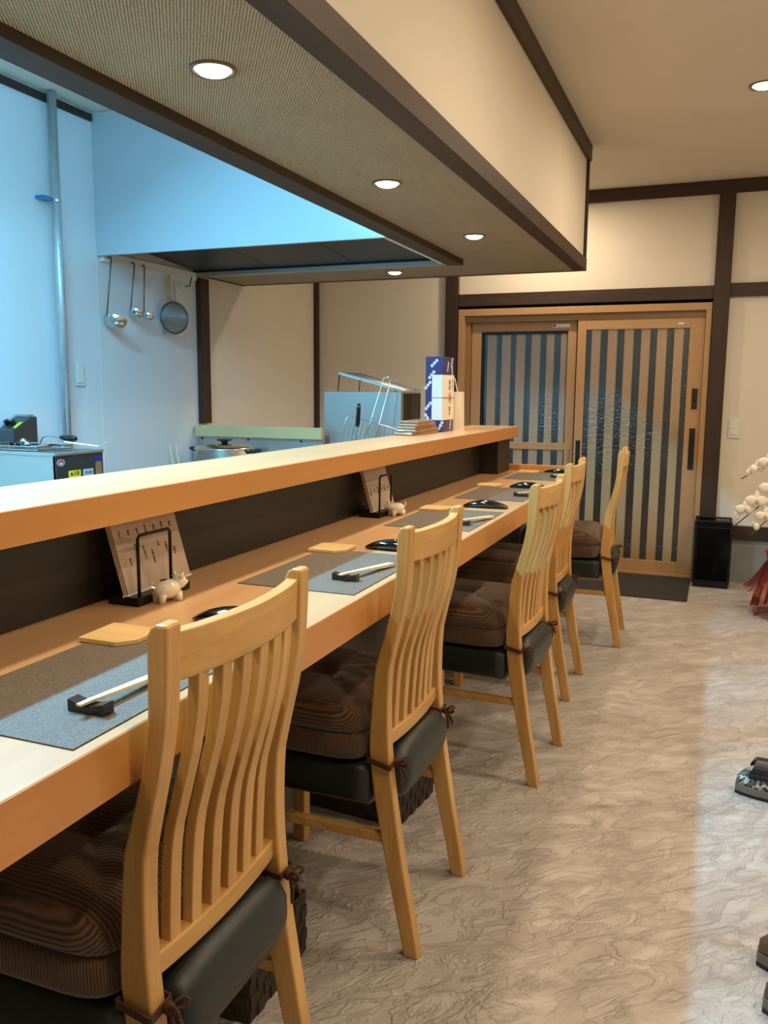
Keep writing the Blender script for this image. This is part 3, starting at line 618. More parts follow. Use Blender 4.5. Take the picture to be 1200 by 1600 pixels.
MB().tube(loopz, 0.0032, 8).build('handle_loop', 'steel', sk, world=True, smooth=True)
MB().lathe([(0.06, 0.0), (0.055, 0.012), (0.03, 0.03), (0.002, 0.036)], (-1.82, 4.22, 0.80), 20).build('skimmer_bowl', 'steel', sk, world=True, smooth=True)
tn = thing('turner', 'black handled steel turner standing before the wire rack', 'turner', (-1.83, 4.25, 0.80))
MB().tube([(-1.868, 4.30, 1.088), (-1.864, 4.30, 1.11), (-1.858, 4.30, 1.20), (-1.856, 4.30, 1.215)], [0.010, 0.0125, 0.0115, 0.008], 12).build('handle', 'black', tn, world=True, smooth=True)
MB().tube([(-1.858, 4.30, 1.196), (-1.8575, 4.30, 1.201)], 0.0128, 12).build('handle_ring', 'steel', tn, world=True)
MB().rbox((-1.875, 4.30, 1.01), (0.014, 0.003, 0.16), 0, 0.03).rbox((-1.885, 4.30, 0.865), (0.06, 0.002, 0.13), 0, 0.03).build('blade', 'steel', tn, world=True)
# white plastic rods
for j, (yy, zz) in enumerate(((4.15, 0.965), (4.21, 0.955))):
    tag(MB().tube([(-2.98, yy, 0.80), (-3.005, yy - 0.006, zz)], 0.007, 8).build('rolling_stick', 'paper'), 'pale stick leaning on the kitchen wall left of the pot, ' + ('nearer of two' if j == 0 else 'farther of two'), 'stick', 'pale sticks beside the pot')

# fryer
fr = thing('deep_fryer', 'stainless steel deep fryer with stickers on its dark side', 'fryer', (-2.65, 2.75, 0.80))
fx0, fx1, fy0, fy1, fz = -3.0, -2.43, 2.60, 2.875, 1.034
MB().box(fx0, fx1, fy0, fy1, 0.80, 0.83).box(fx0, fx1, fy0, fy0 + 0.01, 0.83, fz - 0.012).box(fx0, fx1, fy1 - 0.01, fy1, 0.83, fz - 0.012).box(fx0, fx0 + 0.01, fy0, fy1, 0.83, fz - 0.012).box(fx1 - 0.01, fx1, fy0, fy1, 0.83, fz - 0.012).build('tank', 'steelb', fr, world=True)
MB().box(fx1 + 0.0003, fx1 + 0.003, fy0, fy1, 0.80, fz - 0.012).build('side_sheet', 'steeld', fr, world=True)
mb = MB().box(fx0, fx1 + 0.006, fy0 - 0.006, fy0 + 0.014, fz - 0.012, fz).box(fx0, fx1 + 0.006, fy1 - 0.014, fy1 + 0.006, fz - 0.012, fz).box(fx1 - 0.014, fx1 + 0.006, fy0 + 0.014, fy1 - 0.014, fz - 0.012, fz).box(fx0, fx0 + 0.014, fy0 + 0.014, fy1 - 0.014, fz - 0.012, fz)
mb.build('rim', 'steelb', fr, world=True, bevel=0.002)
MB().box(fx0 + 0.012, fx1 - 0.012, fy0 + 0.012, fy1 - 0.012, 0.9, 0.985).build('oil', plain('frying_oil', (70, 44, 18), 0.08), fr, world=True)
sx_ = fx1 + 0.0032
def side_lab(y0, y1, z0, z1, mat): return MB().box(sx_, sx_ + 0.0008, y0, y1, z0, z1).build('label', mat, fr, world=True)
side_lab(2.668, 2.738, 0.928, 0.958, 'yellow'); side_lab(2.752, 2.812, 0.928, 0.958, 'label'); side_lab(2.818, 2.868, 0.99, 1.008, 'blue'); side_lab(2.828, 2.866, 0.90, 0.985, 'skewer')
MB().prism([(2.628 + 0.022 * math.cos(a), 0.994 + 0.014 * math.sin(a)) for a in [2 * PI * j / 20 for j in range(20)]], 0, sx_, sx_ + 0.0008).build('label', 'label', fr, world=True)
MB().prism([(2.628 + 0.018 * math.cos(a), 0.994 + 0.011 * math.sin(a)) for a in [2 * PI * j / 20 for j in range(20)]], 0, sx_ + 0.0008, sx_ + 0.0012).build('label_print', 'red', fr, world=True)
MB().prism([(2.612, 0.999), (2.620, 0.992), (2.628, 0.998), (2.636, 0.992), (2.644, 0.999), (2.636, 0.986), (2.620, 0.986)], 0, sx_ + 0.0012, sx_ + 0.0015).build('label_print', 'label', fr, world=True)
text('▲注意', 0.018, 'ink', fr, 'lettering', facing((sx_ + 0.001, 2.703, 0.945), '+x')); text('火気注意', 0.011, 'ink', fr, 'lettering', facing((sx_ + 0.001, 2.782, 0.943), '+x'))
cb = thing('fryer_control_box', 'grey sloped control box with dials at the back left of the fryer', 'control box', (-2.8, 2.9, fz))
MB().prism([(2.885, 0.80), (3.03, 0.80), (3.03, 1.158), (2.99, 1.158), (2.885, 1.10)], 0, -3.02, -2.925).build('housing', 'steeld', cb, world=True, bevel=0.003)
mb = MB()
cb_n = Vector((0, -0.857, 0.514))
for j, xx in enumerate((-3.0, -2.965)):
    MB().tube([Vector((xx, 2.93, 1.122)), Vector((xx, 2.93, 1.122)) + Vector((0, -0.483, 0.875)) * 0.024], 0.012, 14).build('dial', 'black', cb, world=True)
MB().rbox((-2.938, 2.925, 1.1225), (0.018, 0.05, 0.002), 0, 0, 0.504).build('label', 'yellow', cb, world=True)
MB().box(-3.02, -2.94, 2.992, 3.03, 1.159, 1.167).build('top_flap', 'steelb', cb, world=True)
fb = thing('frying_basket', 'steel frying basket with black handle hooked in the fryer', 'basket', (-2.6, 2.74, fz))
for zz in (fz + 0.018, fz + 0.004):
    MB().tube([(-2.90, 2.635, zz), (-2.55, 2.635, zz), (-2.55, 2.835, zz), (-2.90, 2.835, zz)], 0.0028, 6, loop=True).build('rim_wire', 'steel', fb, world=True)
mb = MB()
for j in range(15):
    xx = -2.90 + 0.35 * j / 14; mb.tube([(xx, 2.635, fz + 0.018), (xx, 2.64, 0.992), (xx, 2.83, 0.992), (xx, 2.835, fz + 0.018)], 0.0011, 4)
for j in range(9):
    yy = 2.635 + 0.2 * j / 8; mb.tube([(-2.90, yy, fz + 0.018), (-2.895, yy, 0.992), (-2.555, yy, 0.992), (-2.55, yy, fz + 0.018)], 0.0011, 4)
o = mb.build('wire_mesh', 'steel', fb, world=True); o['kind'] = 'stuff'
MB().tube([(-2.64, 2.74, fz + 0.018), (-2.62, 2.74, 1.085), (-2.60, 2.74, 1.092), (-2.50, 2.72, 1.089)], 0.003, 6).build('handle_rod', 'steel', fb, world=True)
MB().tube([(-2.505, 2.72, 1.089), (-2.49, 2.718, 1.089), (-2.43, 2.71, 1.086), (-2.418, 2.708, 1.086)], [0.008, 0.010, 0.0125, 0.009], 12).build('handle_grip', 'black', fb, world=True, smooth=True)
ld_ = thing('tongs', 'thin steel tongs lying over the back rim of the fryer', 'tongs', (-2.44, 2.84, fz))
for s in (-1, 1): MB().tube([(-2.56, 2.80 + s * 0.004, fz + 0.03), (-2.44, 2.86, fz + 0.012), (-2.37, 2.90, 1.085)], 0.0025, 6).build('arm', 'steel', ld_, world=True)
cp = thing('copper_pan', 'brown copper pan standing on edge behind the fryer', 'pan', (-2.9, 3.15, 0.80))
MB().rbox((-2.955, 3.15, 0.855), (0.08, 0.08, 0.11)).build('pan_stand', 'steeld', cp, world=True)
MB().lathe([(0.002, 0.0), (0.07, 0.0), (0.11, 0.02), (0.12, 0.05), (0.116, 0.05), (0.106, 0.022), (0.002, 0.006)], seg=32).xform(Matrix.Translation((-2.955, 3.16, 0.95)) @ Matrix.Scale(0.6, 4) @ Matrix.Rotation(math.radians(62), 4, 'X')).build('pan_bowl', 'copper', cp, world=True, smooth=True)
# a few black valve fittings heaped on the fryer left side
vf = thing('valve_fittings', 'cluster of black and chrome valve knobs at the left of the fryer', 'fittings', (-2.72, 2.70, fz))
for j, (xx, zz) in enumerate(((-2.71, 1.056), (-2.685, 1.068), (-2.745, 1.06), (-2.665, 1.056))):
    MB().ball((xx, 2.70, zz), (0.014, 0.014, 0.014)).build('knob', 'black' if j % 2 == 0 else 'steel', vf, world=True, smooth=True)
MB().tube([(-2.76, 2.70, 1.056), (-2.65, 2.70, 1.056)], 0.006, 8).build('pipe', 'steel', vf, world=True)

# wall pipe with clip
wp = thing('wall_pipe', 'tall galvanised pipe fixed up the blue-lit kitchen wall', 'pipe', (-2.99, 3.28, 0))
MB().tube([(-2.985, 3.285, 0.80), (-2.985, 3.285, 2.655)], 0.021, 20).build('pipe', 'galv', wp, world=True, smooth=True)
MB().lathe([(0.0225, -0.008), (0.0235, 0), (0.0225, 0.008)], (-2.985, 3.285, 2.17), 20, False).build('clip_ring', 'steel', wp, world=True)
MB().box(XL + 0.0005, -2.985, 3.20, 3.262, 2.162, 2.178).build('clip_arm', plain('blue_clip', (70, 140, 190), 0.4, 0.5), wp, world=True)

# ladles and strainer on the hook rail
def ladle(y, zt, L_, R_b, dy, label):
    t = thing('ladle', label, 'ladle', (XL + 0.04, y, zt), 0, 'steel ladles hanging from the hood rail')
    MB().tube([(-0.006, 0, 0.002), (0.006, 0, 0.010), (0.012, 0, 0.0), (0.012, dy * 0.5, -L_ * 0.5), (0.012, dy, -L_)], 0.0035, 8).build('handle', 'steeld', t, smooth=True)
    a = math.radians(22)
    Rb = Matrix.Translation((0.012 + R_b * 0.2, dy + R_b * 0.95, -L_ - 0.004)) @ Matrix.Rotation(-a, 4, 'X')
    MB().lathe([(R_b, 0.0), (R_b * 0.96, -R_b * 0.35), (R_b * 0.72, -R_b * 0.68), (R_b * 0.3, -R_b * 0.86), (0.001, -R_b * 0.9), (0.001, -R_b * 0.85), (R_b * 0.3, -R_b * 0.81), (R_b * 0.68, -R_b * 0.64), (R_b * 0.91, -R_b * 0.33), (R_b * 0.96, 0.0)], seg=28, cap=False).xform(Rb).build('bowl', 'steel', t, smooth=True)
ladle(3.658, 1.955, 0.302, 0.060, -0.052, 'large steel ladle hanging leftmost on the rail under the hood')
ladle(3.845, 1.952, 0.245, 0.040, -0.045, 'middle steel ladle of three hanging under the hood')
ladle(3.93, 1.95, 0.255, 0.033, -0.018, 'small steel ladle hanging nearest the round strainer')
stn = thing('strainer', 'round mesh strainer with a wooden handle hanging on the kitchen wall', 'strainer', (XL + 0.03, 4.17, 1.93))
MB().rbox((XL + 0.03, 4.178, 1.865), (0.010, 0.026, 0.145)).build('handle', 'ply', stn, world=True, bevel=0.004)
Rs = Matrix.Translation((XL + 0.062, 4.178, 1.695)) @ Matrix.Rotation(-0.42, 4, 'Z') @ Matrix.Scale(0.93, 4) @ Matrix.Rotation(PI / 2, 4, 'Y')
MB().tube([(0.095 * math.cos(a), 0.095 * math.sin(a), 0) for a in [2 * PI * j / 32 for j in range(32)]], 0.0055, 8, loop=True).xform(Rs).build('rim', 'steeld', stn, world=True, smooth=True)
MB().tube([(XL + 0.036, 4.16, 1.79), (XL + 0.036, 4.165, 1.81)], 0.003, 6).tube([(XL + 0.036, 4.196, 1.79), (XL + 0.036, 4.19, 1.81)], 0.003, 6).build('neck', 'steel', stn, world=True)
for s in (-1, 1):
    MB().tube([(XL + 0.04, 4.178 + s * 0.055, 1.618), (XL + 0.046, 4.178 + s * 0.075, 1.598), (XL + 0.046, 4.178 + s * 0.088, 1.602), (XL + 0.04, 4.178 + s * 0.075, 1.632)], 0.0028, 6).build('hook_lug', 'steel', stn, world=True)
mb = MB()
for j in range(-20, 21):
    t_ = j / 20.5; hl = math.sqrt(1 - t_ * t_)
    for sw in (0, 1):
        pts = []
        for q_ in range(7):
            s_ = (q_ / 3 - 1) * hl; rr2 = t_ * t_ + s_ * s_; z = 0.022 * (1 - rr2)
            a_, b_ = (t_, s_) if sw == 0 else (s_, t_)
            pts.append((a_ * 0.092, b_ * 0.092, -z if False else z))
        mb.tube(pts, 0.0010, 3)
o = mb.xform(Rs).build('wire_mesh', 'steeld', stn, world=True); o['kind'] = 'stuff'
ot = thing('wall_outlet', 'white wall outlet with a plug and dark cord near the brown post', 'outlet', (XL, 4.31, 1.86))
MB().box(XL + 0.0005, XL + 0.010, 4.275, 4.345, 1.80, 1.915).build('plate', 'white', ot, world=True, bevel=0.003)
MB().box(XL + 0.010, XL + 0.035, 4.30, 4.33, 1.875, 1.905).build('plug', 'white', ot, world=True, bevel=0.003)
MB().tube([(XL + 0.033, 4.33, 1.89), (XL + 0.04, 4.375, 1.90), (XL + 0.03, 4.40, 1.935), (XL + 0.03, 4.41, 1.958)], 0.0035, 6).build('cord', 'black', ot, world=True, smooth=True)

# ------------------------------------------------------------------ chairs (local: origin under the rear legs, seat towards -x)
PROF = [(0.0, -0.036, 0.0), (0.10, -0.056, -0.018), (0.20, -0.078, -0.037), (0.30, -0.098, -0.053), (0.40, -0.115, -0.068), (0.48, -0.124, -0.076), (0.53, -0.123, -0.079), (0.58, -0.119, -0.080), (0.63, -0.116, -0.079), (0.68, -0.111, -0.076), (0.74, -0.093, -0.063), (0.81, -0.074, -0.046), (0.875, -0.064, -0.036), (0.93, -0.063, -0.032), (0.985, -0.061, -0.030)]
def profx(z):
    for a, b in zip(PROF, PROF[1:]):
        if a[0] <= z <= b[0]:
            t_ = (z - a[0]) / (b[0] - a[0]); return a[1] + (b[1] - a[1]) * t_, a[2] + (b[2] - a[2]) * t_
    return PROF[-1][1:]
def smooth_prof(n=26):
    return [(z, *profx(z)) for z in [0.985 * k / n for k in range(n + 1)]]
def bow(y, z=0.985):
    k = min(1, max(0, (z - 0.5) / 0.45)); return (0.011 + 0.013 * k) * (1 - (y / 0.165) ** 2)
def make_chair(loc, rotz, label):
    t = thing('dining_chair', label, 'chair', loc, rotz, 'oak slat-back chairs along the counter')
    for s in (-1, 1):
        yi, yo = s * 0.163, s * 0.195
        rings = [[(f, yi, z), (b, yi, z), (b, yo, z), (f, yo, z)] for z, f, b in smooth_prof()]
        for z, f, b in ((0.996, -0.055, -0.030), (1.001, -0.046, -0.032)): rings.append([(f, yi, z), (b, yi, z), (b, yo, z), (f, yo, z)])
        MB().loft(rings).build('back_post', 'chair', t, bevel=0.004)
    for s in (-1, 1):
        yi, yo = s * 0.158, s * 0.195
        MB().loft([[(-0.512, yi, 0), (-0.476, yi, 0), (-0.476, yo, 0), (-0.512, yo, 0)], [(-0.518, yi, 0.37), (-0.472, yi, 0.37), (-0.472, yo, 0.37), (-0.518, yo, 0.37)]]).build('front_leg', 'chair', t, bevel=0.004)
        MB().box(-0.476, -0.062, s * 0.177 - 0.009, s * 0.177 + 0.009, 0.262, 0.286).build('stretcher', 'chairy', t, bevel=0.003)
    def rail(z0, z1, th, name):
        rings = []
        for k in range(17):
            y = -0.165 + 0.33 * k / 16
            f0, b0 = profx(z0); f1, b1 = profx(z1); d = bow(y, z0)
            m0, m1 = (f0 + b0) / 2 - 0.001, (f1 + b1) / 2 - 0.001
            rings.append([(m0 - th + d, y, z0), (m0 + th + d, y, z0), (m1 + th + d, y, z1), (m1 - th + d, y, z1)])
        MB().loft(rings).build(name, 'chairy', t, bevel=0.003)
    rail(0.918, 0.985, 0.011, 'top_rail'); rail(0.487, 0.520, 0.014, 'lower_rail')
    for k in range(6):
        y = -0.1175 + 0.047 * k; rings = []
        for j in range(15):
            z = 0.518 + (0.922 - 0.518) * j / 14; f, b = profx(z); m = (f + b) / 2 - 0.001 + bow(y, z)
            rings.append([(m - 0.009, y - 0.0125, z), (m + 0.009, y - 0.0125, z), (m + 0.009, y + 0.0125, z), (m - 0.009, y + 0.0125, z)])
        MB().loft(rings).build('back_slat', 'chair', t, bevel=0.002)
    # leather seat: domed pad plus rolled rear between the posts
    mb = MB(); nx, rings = 22, []
    def sec(x, hw, z0, z1, n=28, e=0.32):
        cz, hz = (z0 + z1) / 2, (z1 - z0) / 2
        return [(x, hw * math.copysign(abs(math.cos(a)) ** e, math.cos(a)), cz + hz * math.copysign(abs(math.sin(a)) ** e, math.sin(a))) for a in [2 * PI * j / n for j in range(n)]]
    for k in range(13):
        s_ = k / 12; x = -0.53 + (0.53 - 0.128) * s_; e_ = min(1, math.sin(PI * min(s_ * 4, 0.5)) if s_ < 0.125 else 1)
        rings.append(sec(x, 0.200 * (0.9 + 0.1 * e_), 0.342 + 0.010 * (1 - e_), 0.452 - 0.02 * (1 - e_)))
    for x, hw, z0, z1 in ((-0.124, 0.160, 0.344, 0.458), (-0.108, 0.1595, 0.338, 0.472), (-0.085, 0.158, 0.338, 0.482), (-0.066, 0.155, 0.348, 0.478), (-0.053, 0.148, 0.366, 0.462), (-0.046, 0.136, 0.39, 0.442), (-0.044, 0.12, 0.402, 0.43)):
        rings.append(sec(x, hw, z0, z1, e=0.5 if x > -0.11 else 0.38))
    mb.loft(rings).build('seat', 'leather', t, smooth=True)
    return t
def make_cushion(loc, rotz, label, hgt=1.0):
    c = thing('seat_cushion', label, 'cushion', loc, rotz, 'brown corduroy seat cushions on the chairs')
    def rr(hx, hy, z, n=40, e=0.28, cx=-0.335):
        return [(cx + hx * math.copysign(abs(math.cos(a)) ** e, math.cos(a)), hy * math.copysign(abs(math.sin(a)) ** e, math.sin(a)), z) for a in [2 * PI * j / n for j in range(n)]]
    b = 0.4535
    rings = [rr(0.185, 0.195, b), rr(0.200, 0.207, b + 0.004), rr(0.207, 0.213, b + 0.018), rr(0.208, 0.214, b + 0.045), rr(0.204, 0.210, b + 0.062), rr(0.19, 0.196, b + 0.068)]
    MB().loft(rings).build('base_pad', 'cords', c, smooth=True)
    # puffed top: grid over a superellipse
    mb = MB(); n, nr = 56, 16; rings = []
    def top(rf, a):
        e = 0.30; x = math.copysign(abs(math.cos(a)) ** e, math.cos(a)); y = math.copysign(abs(math.sin(a)) ** e, math.sin(a))
        X_, Y_ = x * rf * 0.208, y * rf * 0.214
        h = 0.072 * (1 - rf ** 6) ** 0.5 if rf < 1 else 0.0
        for tx, ty in ((0, 0),): h -= 0.042 * math.exp(-((X_ - tx) ** 2 + (Y_ - ty) ** 2) / 0.0022)
        h += 0.005 * math.sin(3 * a + 0.6) * rf * (1 - rf) * 4 - 0.010 * math.exp(-((abs(X_) - abs(Y_)) / 0.02) ** 2) * rf * (1 - rf) * 3
        return (-0.335 + X_, Y_, b + 0.066 + h * hgt)
    rings.append([(p[0] * 0.96 - 0.0134, p[1] * 0.96, b + 0.0665) for p in rr(0.208, 0.214, 0, n)])
    for j in range(nr + 1):
        rf = [1.0, 0.995, 0.98, 0.95, 0.91, 0.86, 0.80, 0.72, 0.64, 0.55, 0.46, 0.37, 0.28, 0.20, 0.12, 0.06, 0.01][j]
        rings.append([tuple(Vector(top(rf, 2 * PI * i / n)) + Vector((0, 0, 0.010 if 0 <= j else 0))) for i in range(n)])
    mb.loft(rings).build('top_pad', 'cordt', c, smooth=True)
    MB().ball((-0.335, 0, b + 0.066 + 0.036), (0.011, 0.011, 0.005)).build('tuft_button', 'ribbon', c, smooth=True)
    for s in (-1, 1):
        f, b_ = profx(0.462); y0, y1 = 0.160, 0.198; g = 0.004
        zt = 0.462
        loop = [(f - g, s * (y0 - g), zt), (b_ + g, s * (y0 - g), zt - 0.004), (b_ + g, s * (y1 + g), zt - 0.008), (f - g, s * (y1 + g), zt + 0.004)]
        rings = []
        tie = MB()
        for kk in range(4):
            p, q2 = Vector(loop[kk]), Vector(loop[(kk + 1) % 4]); d = (q2 - p).normalized(); nn = d.cross(Vector((0, 0, 1))).normalized() * 0.0015; up_ = Vector((0, 0, 0.006))
            tie.loft([[p - nn - up_, p + nn - up_, p + nn + up_, p - nn + up_], [q2 - nn - up_, q2 + nn - up_, q2 + nn + up_, q2 - nn + up_]])
        o1 = tie.build('tie', 'ribbon', c)
        kx, ky, kz = b_ + 0.012, s * (y0 + 0.012), 0.456
        bowm = MB().ball((kx, ky, kz), (0.010, 0.009, 0.010))
        def rib(pts, w_=0.0075):
            bowm.tube(pts, [w_ * 0.5] + [w_] * (len(pts) - 2) + [w_ * 0.6], 6)
        rib([(kx, ky, kz), (kx + 0.016, ky - 0.012, kz + 0.016), (kx + 0.030, ky - 0.018, kz + 0.014), (kx + 0.024, ky - 0.010, kz - 0.004), (kx, ky, kz)], 0.0045)
        rib([(kx, ky, kz), (kx + 0.010, ky + 0.016, kz + 0.012), (kx + 0.022, ky + 0.024, kz + 0.004), (kx + 0.014, ky + 0.012, kz - 0.006), (kx, ky, kz)], 0.0045)
        rib([(kx, ky, kz), (kx + 0.012, ky - 0.006, kz - 0.022), (kx + 0.010, ky - 0.010, kz - 0.050)], 0.0055)
        rib([(kx, ky, kz), (kx + 0.014, ky + 0.006, kz - 0.018), (kx + 0.018, ky + 0.010, kz - 0.042)], 0.0055)
        bowm.build('bow', 'ribbon', o1, smooth=True, subsurf=1)
    return c
CH = [(-0.586, 1.027, 0.0, 'oak slat-back chair nearest the viewer, its back filling the lower left'), (-0.565, 1.855, -0.01, 'oak slat-back chair second from the viewer, with a basket behind it'),
      (-0.472, 2.798, -0.05, 'oak slat-back chair third from the viewer, in the middle of the row'), (-0.512, 3.622, 0.0, 'oak slat-back chair fourth from the viewer, overlapped by the middle chair'),
      (-0.405, 4.475, 0.055, 'oak slat-back chair nearest the door, seen almost edge on')]
CL = ['dim brown corduroy cushion on the chair nearest the viewer', 'brown corduroy cushion on the second chair, half under the counter', 'brown corduroy cushion on the middle chair', 'dark brown corduroy cushion on the fourth chair, behind the middle chair', 'light brown corduroy cushion on the chair nearest the door']
ch0 = make_chair((CH[0][0], CH[0][1], 0), CH[0][2], CH[0][3]); cu0 = make_cushion((CH[0][0], CH[0][1], 0), CH[0][2], CL[0])
for i in range(1, 5):
    x, y, rz, lb = CH[i]
    dup(ch0, (x, y, 0), rz, lb); dup(cu0, (x, y, 0), rz, CL[i])

# luggage baskets on the floor between the chairs
def basket(x, y, rz, label):
    t = thing('storage_basket', label, 'basket', (x, y, 0), rz, 'dark woven baskets under the counter')
    a, b, hz = 0.16, 0.125, 0.148
    for (sx, sy, nx) in ((0, -1, 1), (0, 1, 1), (-1, 0, 0), (1, 0, 0)):
        mb = MB()
        for j in range(5):
            z0 = 0.004 + j * 0.029
            nseg = 9
            for q_ in range(nseg):
                L_ = a if nx else b
                u0_, u1_ = -L_ + 2 * L_ * q_ / nseg, -L_ + 2 * L_ * (q_ + 1) / nseg
                o_ = 0.003 if (q_ + j) % 2 else 0.0
                if nx: mb.box(u0_, u1_, sy * (b + o_) - 0.003, sy * (b + o_) + 0.003, z0, z0 + 0.028)
                else: mb.box(sx * (a + o_) - 0.003, sx * (a + o_) + 0.003, u0_, u1_, z0, z0 + 0.028)
        mb.build('woven_side', 'wicker', t)
    MB().box(-a, a, -b, b, 0.0, 0.004).build('base', 'wicker', t)
    MB().tube([(-a, -b, hz), (a, -b, hz), (a, b, hz), (-a, b, hz)], 0.005, 8, loop=True).build('rim', 'wicker', t)
basket(-0.982, 1.470, 0.0, 'dark woven basket on the floor beyond the nearest chair')
basket(-0.965, 2.335, -0.10, 'dark woven basket on the floor beyond the second chair')

# ------------------------------------------------------------------ shoes
def shoe(name, label, cat, loc, rz, upper, sole, clog):
    t = thing(name, label, cat, loc, rz, None)
    def outline(s_):   # s 0 toe .. 1 heel, half width
        return 0.047 * (math.sin(PI * min(1, (s_ * 1.0 + 0.03))) ** 0.45) * (1.0 - 0.25 * max(0, s_ - 0.35))
    Ls = 0.27; n = 22
    def ring_y(s_, z0, z1, k=1.0):
        hw = outline(s_) * k; x = s_ * Ls
        return [(x, -hw, z0), (x, hw, z0), (x, hw * 1.0, z1), (x, -hw * 1.0, z1)]
    ss = [0.004 + 0.99 * j / n for j in range(n + 1)]
    MB().loft([ring_y(s_, 0.0, 0.010, 0.94) for s_ in ss]).build('outsole', 'black', t, smooth=False)
    MB().loft([ring_y(s_, 0.010, 0.034) for s_ in ss]).build('midsole', sole, t, bevel=0.003)
    rings = []
    for s_ in ss:
        hw = outline(s_) * 0.95; x = 0.003 + s_ * (Ls - 0.006)
        top = 0.034 + (0.068 if clog else 0.062) * min(1, math.sin(PI * min(0.5, s_ * 1.25 + 0.10))) * (1 if s_ < 0.5 else max(0.35, 1 - 1.3 * (s_ - 0.5)))
        rings.append([(x, hw * math.copysign(abs(math.cos(a)) ** 0.6, math.cos(a)), 0.034 + (top - 0.034) * abs(math.sin(a)) ** 0.7) for a in [PI * j / 14 for j in range(15)]])
    MB().loft(rings, cap=True, closed=True).build('upper', upper, t, smooth=True)
    if clog:
        pts = [(0.068 + 0.02 * math.sin(a), 0.053 * math.cos(a), 0.070 + 0.040 * math.sin(a)) for a in [PI * j / 12 for j in range(13)]]
        rings = []
        for p in pts:
            rings.append([(p[0] - 0.030, p[1], p[2]), (p[0] + 0.030, p[1], p[2]), (p[0] + 0.028, p[1] * 0.9, p[2] + 0.014), (p[0] - 0.028, p[1] * 0.9, p[2] + 0.014)])
        MB().loft(rings).build('heel_strap', 'black', t, bevel=0.003)
        for s in (-1, 1):
            for xx, zz in ((0.045, 0.055), (0.06, 0.062), (0.075, 0.055), (0.09, 0.066), (0.105, 0.055), (0.06, 0.047), (0.09, 0.046)):
                MB().ball((xx, s * (outline(xx / Ls) * 0.93), zz), (0.0035, 0.003, 0.003), 8).build('vent_hole', 'black', t)
    else:
        MB().lathe([(0.032, 0.0), (0.034, 0.012), (0.030, 0.014), (0.026, 0.0)], (0.19, 0, 0.075), 20, False, 1.5, 1.0).build('collar', 'ink', t, smooth=True)
        MB().tube([(0.05, -0.036, 0.05), (0.075, -0.02, 0.083), (0.08, 0, 0.092), (0.075, 0.02, 0.083), (0.05, 0.036, 0.05)], 0.0018, 6).build('seam', 'ink', t)
    return t
shoe('clog', 'camouflage rubber clog with black strap on the floor at the right edge', 'shoe', (0.118, 2.84, 0), -0.10, 'camo', 'sole', True)
shoe('leather_shoe', 'brown leather shoe at the lower right edge, farther of two', 'shoe', (0.152, 1.955, 0), -0.15, 'shoe', 'sole', False)
shoe('leather_shoe', 'brown leather shoe at the lower right corner, nearer of two', 'shoe', (0.158, 1.80, 0), -0.15, 'shoe', 'sole', False)

# ------------------------------------------------------------------ orchid in red wrapping
oc = thing('potted_orchid', 'white orchid in red wrapping at the right edge before the wall', 'orchid', (0.47, 5.32, 0))
MB().lathe([(0.10, 0.0), (0.115, 0.02), (0.13, 0.20), (0.155, 0.30), (0.175, 0.375), (0.165, 0.39), (0.12, 0.30), (0.11, 0.10), (0.01, 0.05)], seg=32).build('pot_wrap', 'redwrap', oc, smooth=True)
rings = []
for rr_, zz in ((0.14, 0.34), (0.17, 0.30), (0.20, 0.24), (0.24, 0.17), (0.27, 0.14)):
    rings.append([((rr_ * (1 + 0.07 * math.sin(9 * a) * (rr_ - 0.12) * 6)) * math.cos(a), (rr_ * (1 + 0.07 * math.sin(9 * a) * (rr_ - 0.12) * 6)) * math.sin(a), zz + 0.018 * math.sin(11 * a) * (rr_ - 0.13) * 5) for a in [2 * PI * j / 72 for j in range(72)]])
MB().loft(rings, cap=False).build('film_skirt', 'film', oc, smooth=True)
rings = []
for rr_, zz in ((0.14, 0.34), (0.18, 0.24), (0.21, 0.12), (0.23, 0.02)):
    rings.append([(rr_ * (1 + 0.05 * math.sin(13 * a)) * math.cos(a), rr_ * (1 + 0.05 * math.sin(13 * a)) * math.sin(a), zz + 0.012 * math.sin(7 * a)) for a in [2 * PI * j / 72 for j in range(72)]])
MB().loft(rings, cap=False).build('film_skirt', 'film', oc, smooth=True)
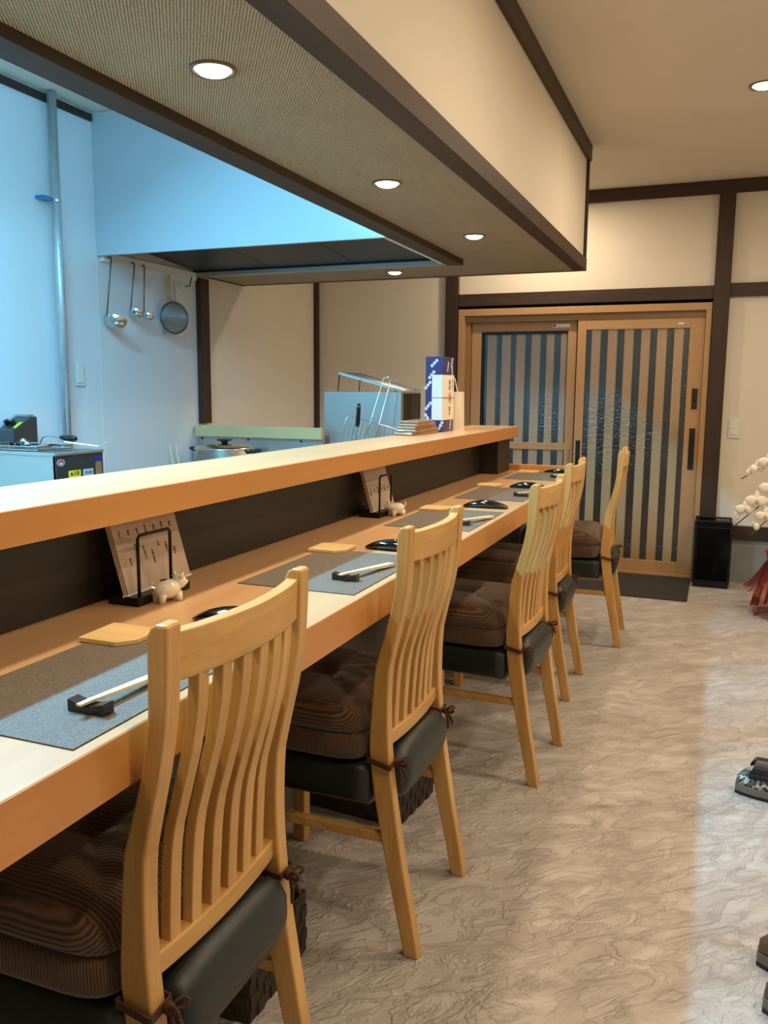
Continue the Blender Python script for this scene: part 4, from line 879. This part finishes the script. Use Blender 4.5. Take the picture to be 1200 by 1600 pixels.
def orchid_stem(pts, flowers, buds):
    P = [Vector(p) for p in pts]
    # Catmull style smoothing
    S = []
    for i in range(len(P) - 1):
        p0, p1, p2, p3 = P[max(i - 1, 0)], P[i], P[i + 1], P[min(i + 2, len(P) - 1)]
        for k in range(6):
            t_ = k / 6; S.append(0.5 * ((2 * p1) + (-p0 + p2) * t_ + (2 * p0 - 5 * p1 + 4 * p2 - p3) * t_ ** 2 + (-p0 + 3 * p1 - 3 * p2 + p3) * t_ ** 3))
    S.append(P[-1])
    MB().tube(S, 0.0035, 6).build('stem', 'stem', oc, world=True, smooth=True)
    for (c, r, az, tilt) in flowers:
        Rf = Matrix.Translation(Vector(c)) @ Matrix.Rotation(az, 4, 'Z') @ Matrix.Scale(1.22, 4) @ Matrix.Rotation(PI / 2 + tilt, 4, 'X')
        fl = MB().ball((0, 0, 0.004), (r * 0.16, r * 0.22, r * 0.2), 8).xform(Rf).build('flower', 'lip', oc, world=True, smooth=True)
        for (ang, ln, wd) in ((PI / 2, 1.0, 0.55), (PI / 2 + 2.2, 0.95, 0.5), (PI / 2 - 2.2, 0.95, 0.5), (0.12, 1.0, 0.95), (PI - 0.12, 1.0, 0.95)):
            m_ = MB(); ringsp = []
            for j in range(7):
                s_ = j / 6; hw = wd * 0.5 * math.sin(PI * (0.12 + 0.84 * s_)) ** 0.7 * r
                z_ = -0.16 * r * s_ * s_ + (0.003 if wd > 0.8 else 0)
                ringsp.append([(s_ * ln * r, y_ * hw, z_ - 0.10 * r * y_ * y_ + e_) for y_ in (-1, -0.5, 0, 0.5, 1) for e_ in (0,)])
            ringsp2 = [r1 + [(p[0], p[1], p[2] - 0.0008) for p in reversed(r1)] for r1 in ringsp]
            m_.loft(ringsp2).xform(Rf @ Matrix.Rotation(ang, 4, 'Z')).build('petal', 'petal', fl, world=True, smooth=True)
    for (c, r) in buds: MB().ball(c, (r * 0.75, r * 0.75, r), 10).build('bud', 'petal', oc, world=True, smooth=True)
yo = 5.2
orchid_stem([(0.46, 5.32, 0.2), (0.50, 5.32, 0.65), (0.46, 5.28, 0.90), (0.36, 5.22, 0.955), (0.25, yo, 0.885), (0.135, yo, 0.80)],
            [((0.22, yo - 0.02, 0.868), 0.036, 0.5, -0.2), ((0.272, yo - 0.03, 0.90), 0.048, 0.2, 0.1), ((0.34, yo - 0.03, 0.93), 0.05, 0.0, 0.1), ((0.182, yo - 0.01, 0.845), 0.024, 0.8, -0.3)], [((0.167, yo, 0.83), 0.010)])
orchid_stem([(0.46, 5.32, 0.2), (0.47, 5.30, 0.50), (0.42, 5.25, 0.72), (0.34, 5.22, 0.74), (0.22, yo, 0.63), (0.117, yo, 0.528)],
            [((0.290, yo - 0.03, 0.755), 0.052, 0.1, 0.0), ((0.225, yo - 0.03, 0.680), 0.052, 0.1, 0.0), ((0.168, yo - 0.03, 0.628), 0.046, 0.3, 0.1)], [((0.126, yo - 0.01, 0.590), 0.024)])
orchid_stem([(0.46, 5.32, 0.2), (0.45, 5.30, 0.45), (0.38, 5.25, 0.60), (0.30, 5.22, 0.58), (0.205, yo, 0.478)],
            [((0.275, yo - 0.03, 0.595), 0.046, 0.0, 0.0), ((0.33, yo - 0.03, 0.62), 0.046, 0.0, 0.0)], [((0.232, yo - 0.01, 0.535), 0.024), ((0.215, yo, 0.548), 0.012)])
for az in (0.3, 2.5, 4.2):
    MB().loft([[Vector((0.0, -0.02 * math.sin(PI * (0.1 + 0.85 * k / 6)), 0)) + Vector((0.12 * k / 6, 0, 0.38 + 0.06 * math.sin(PI * k / 6))), Vector((0.12 * k / 6, 0, 0.375 + 0.06 * math.sin(PI * k / 6))), Vector((0.0, 0.02 * math.sin(PI * (0.1 + 0.85 * k / 6)), 0)) + Vector((0.12 * k / 6, 0, 0.38 + 0.06 * math.sin(PI * k / 6)))] for k in range(7)]).xform(Matrix.Rotation(az, 4, 'Z')).build('leaf', 'stem', oc, smooth=True)
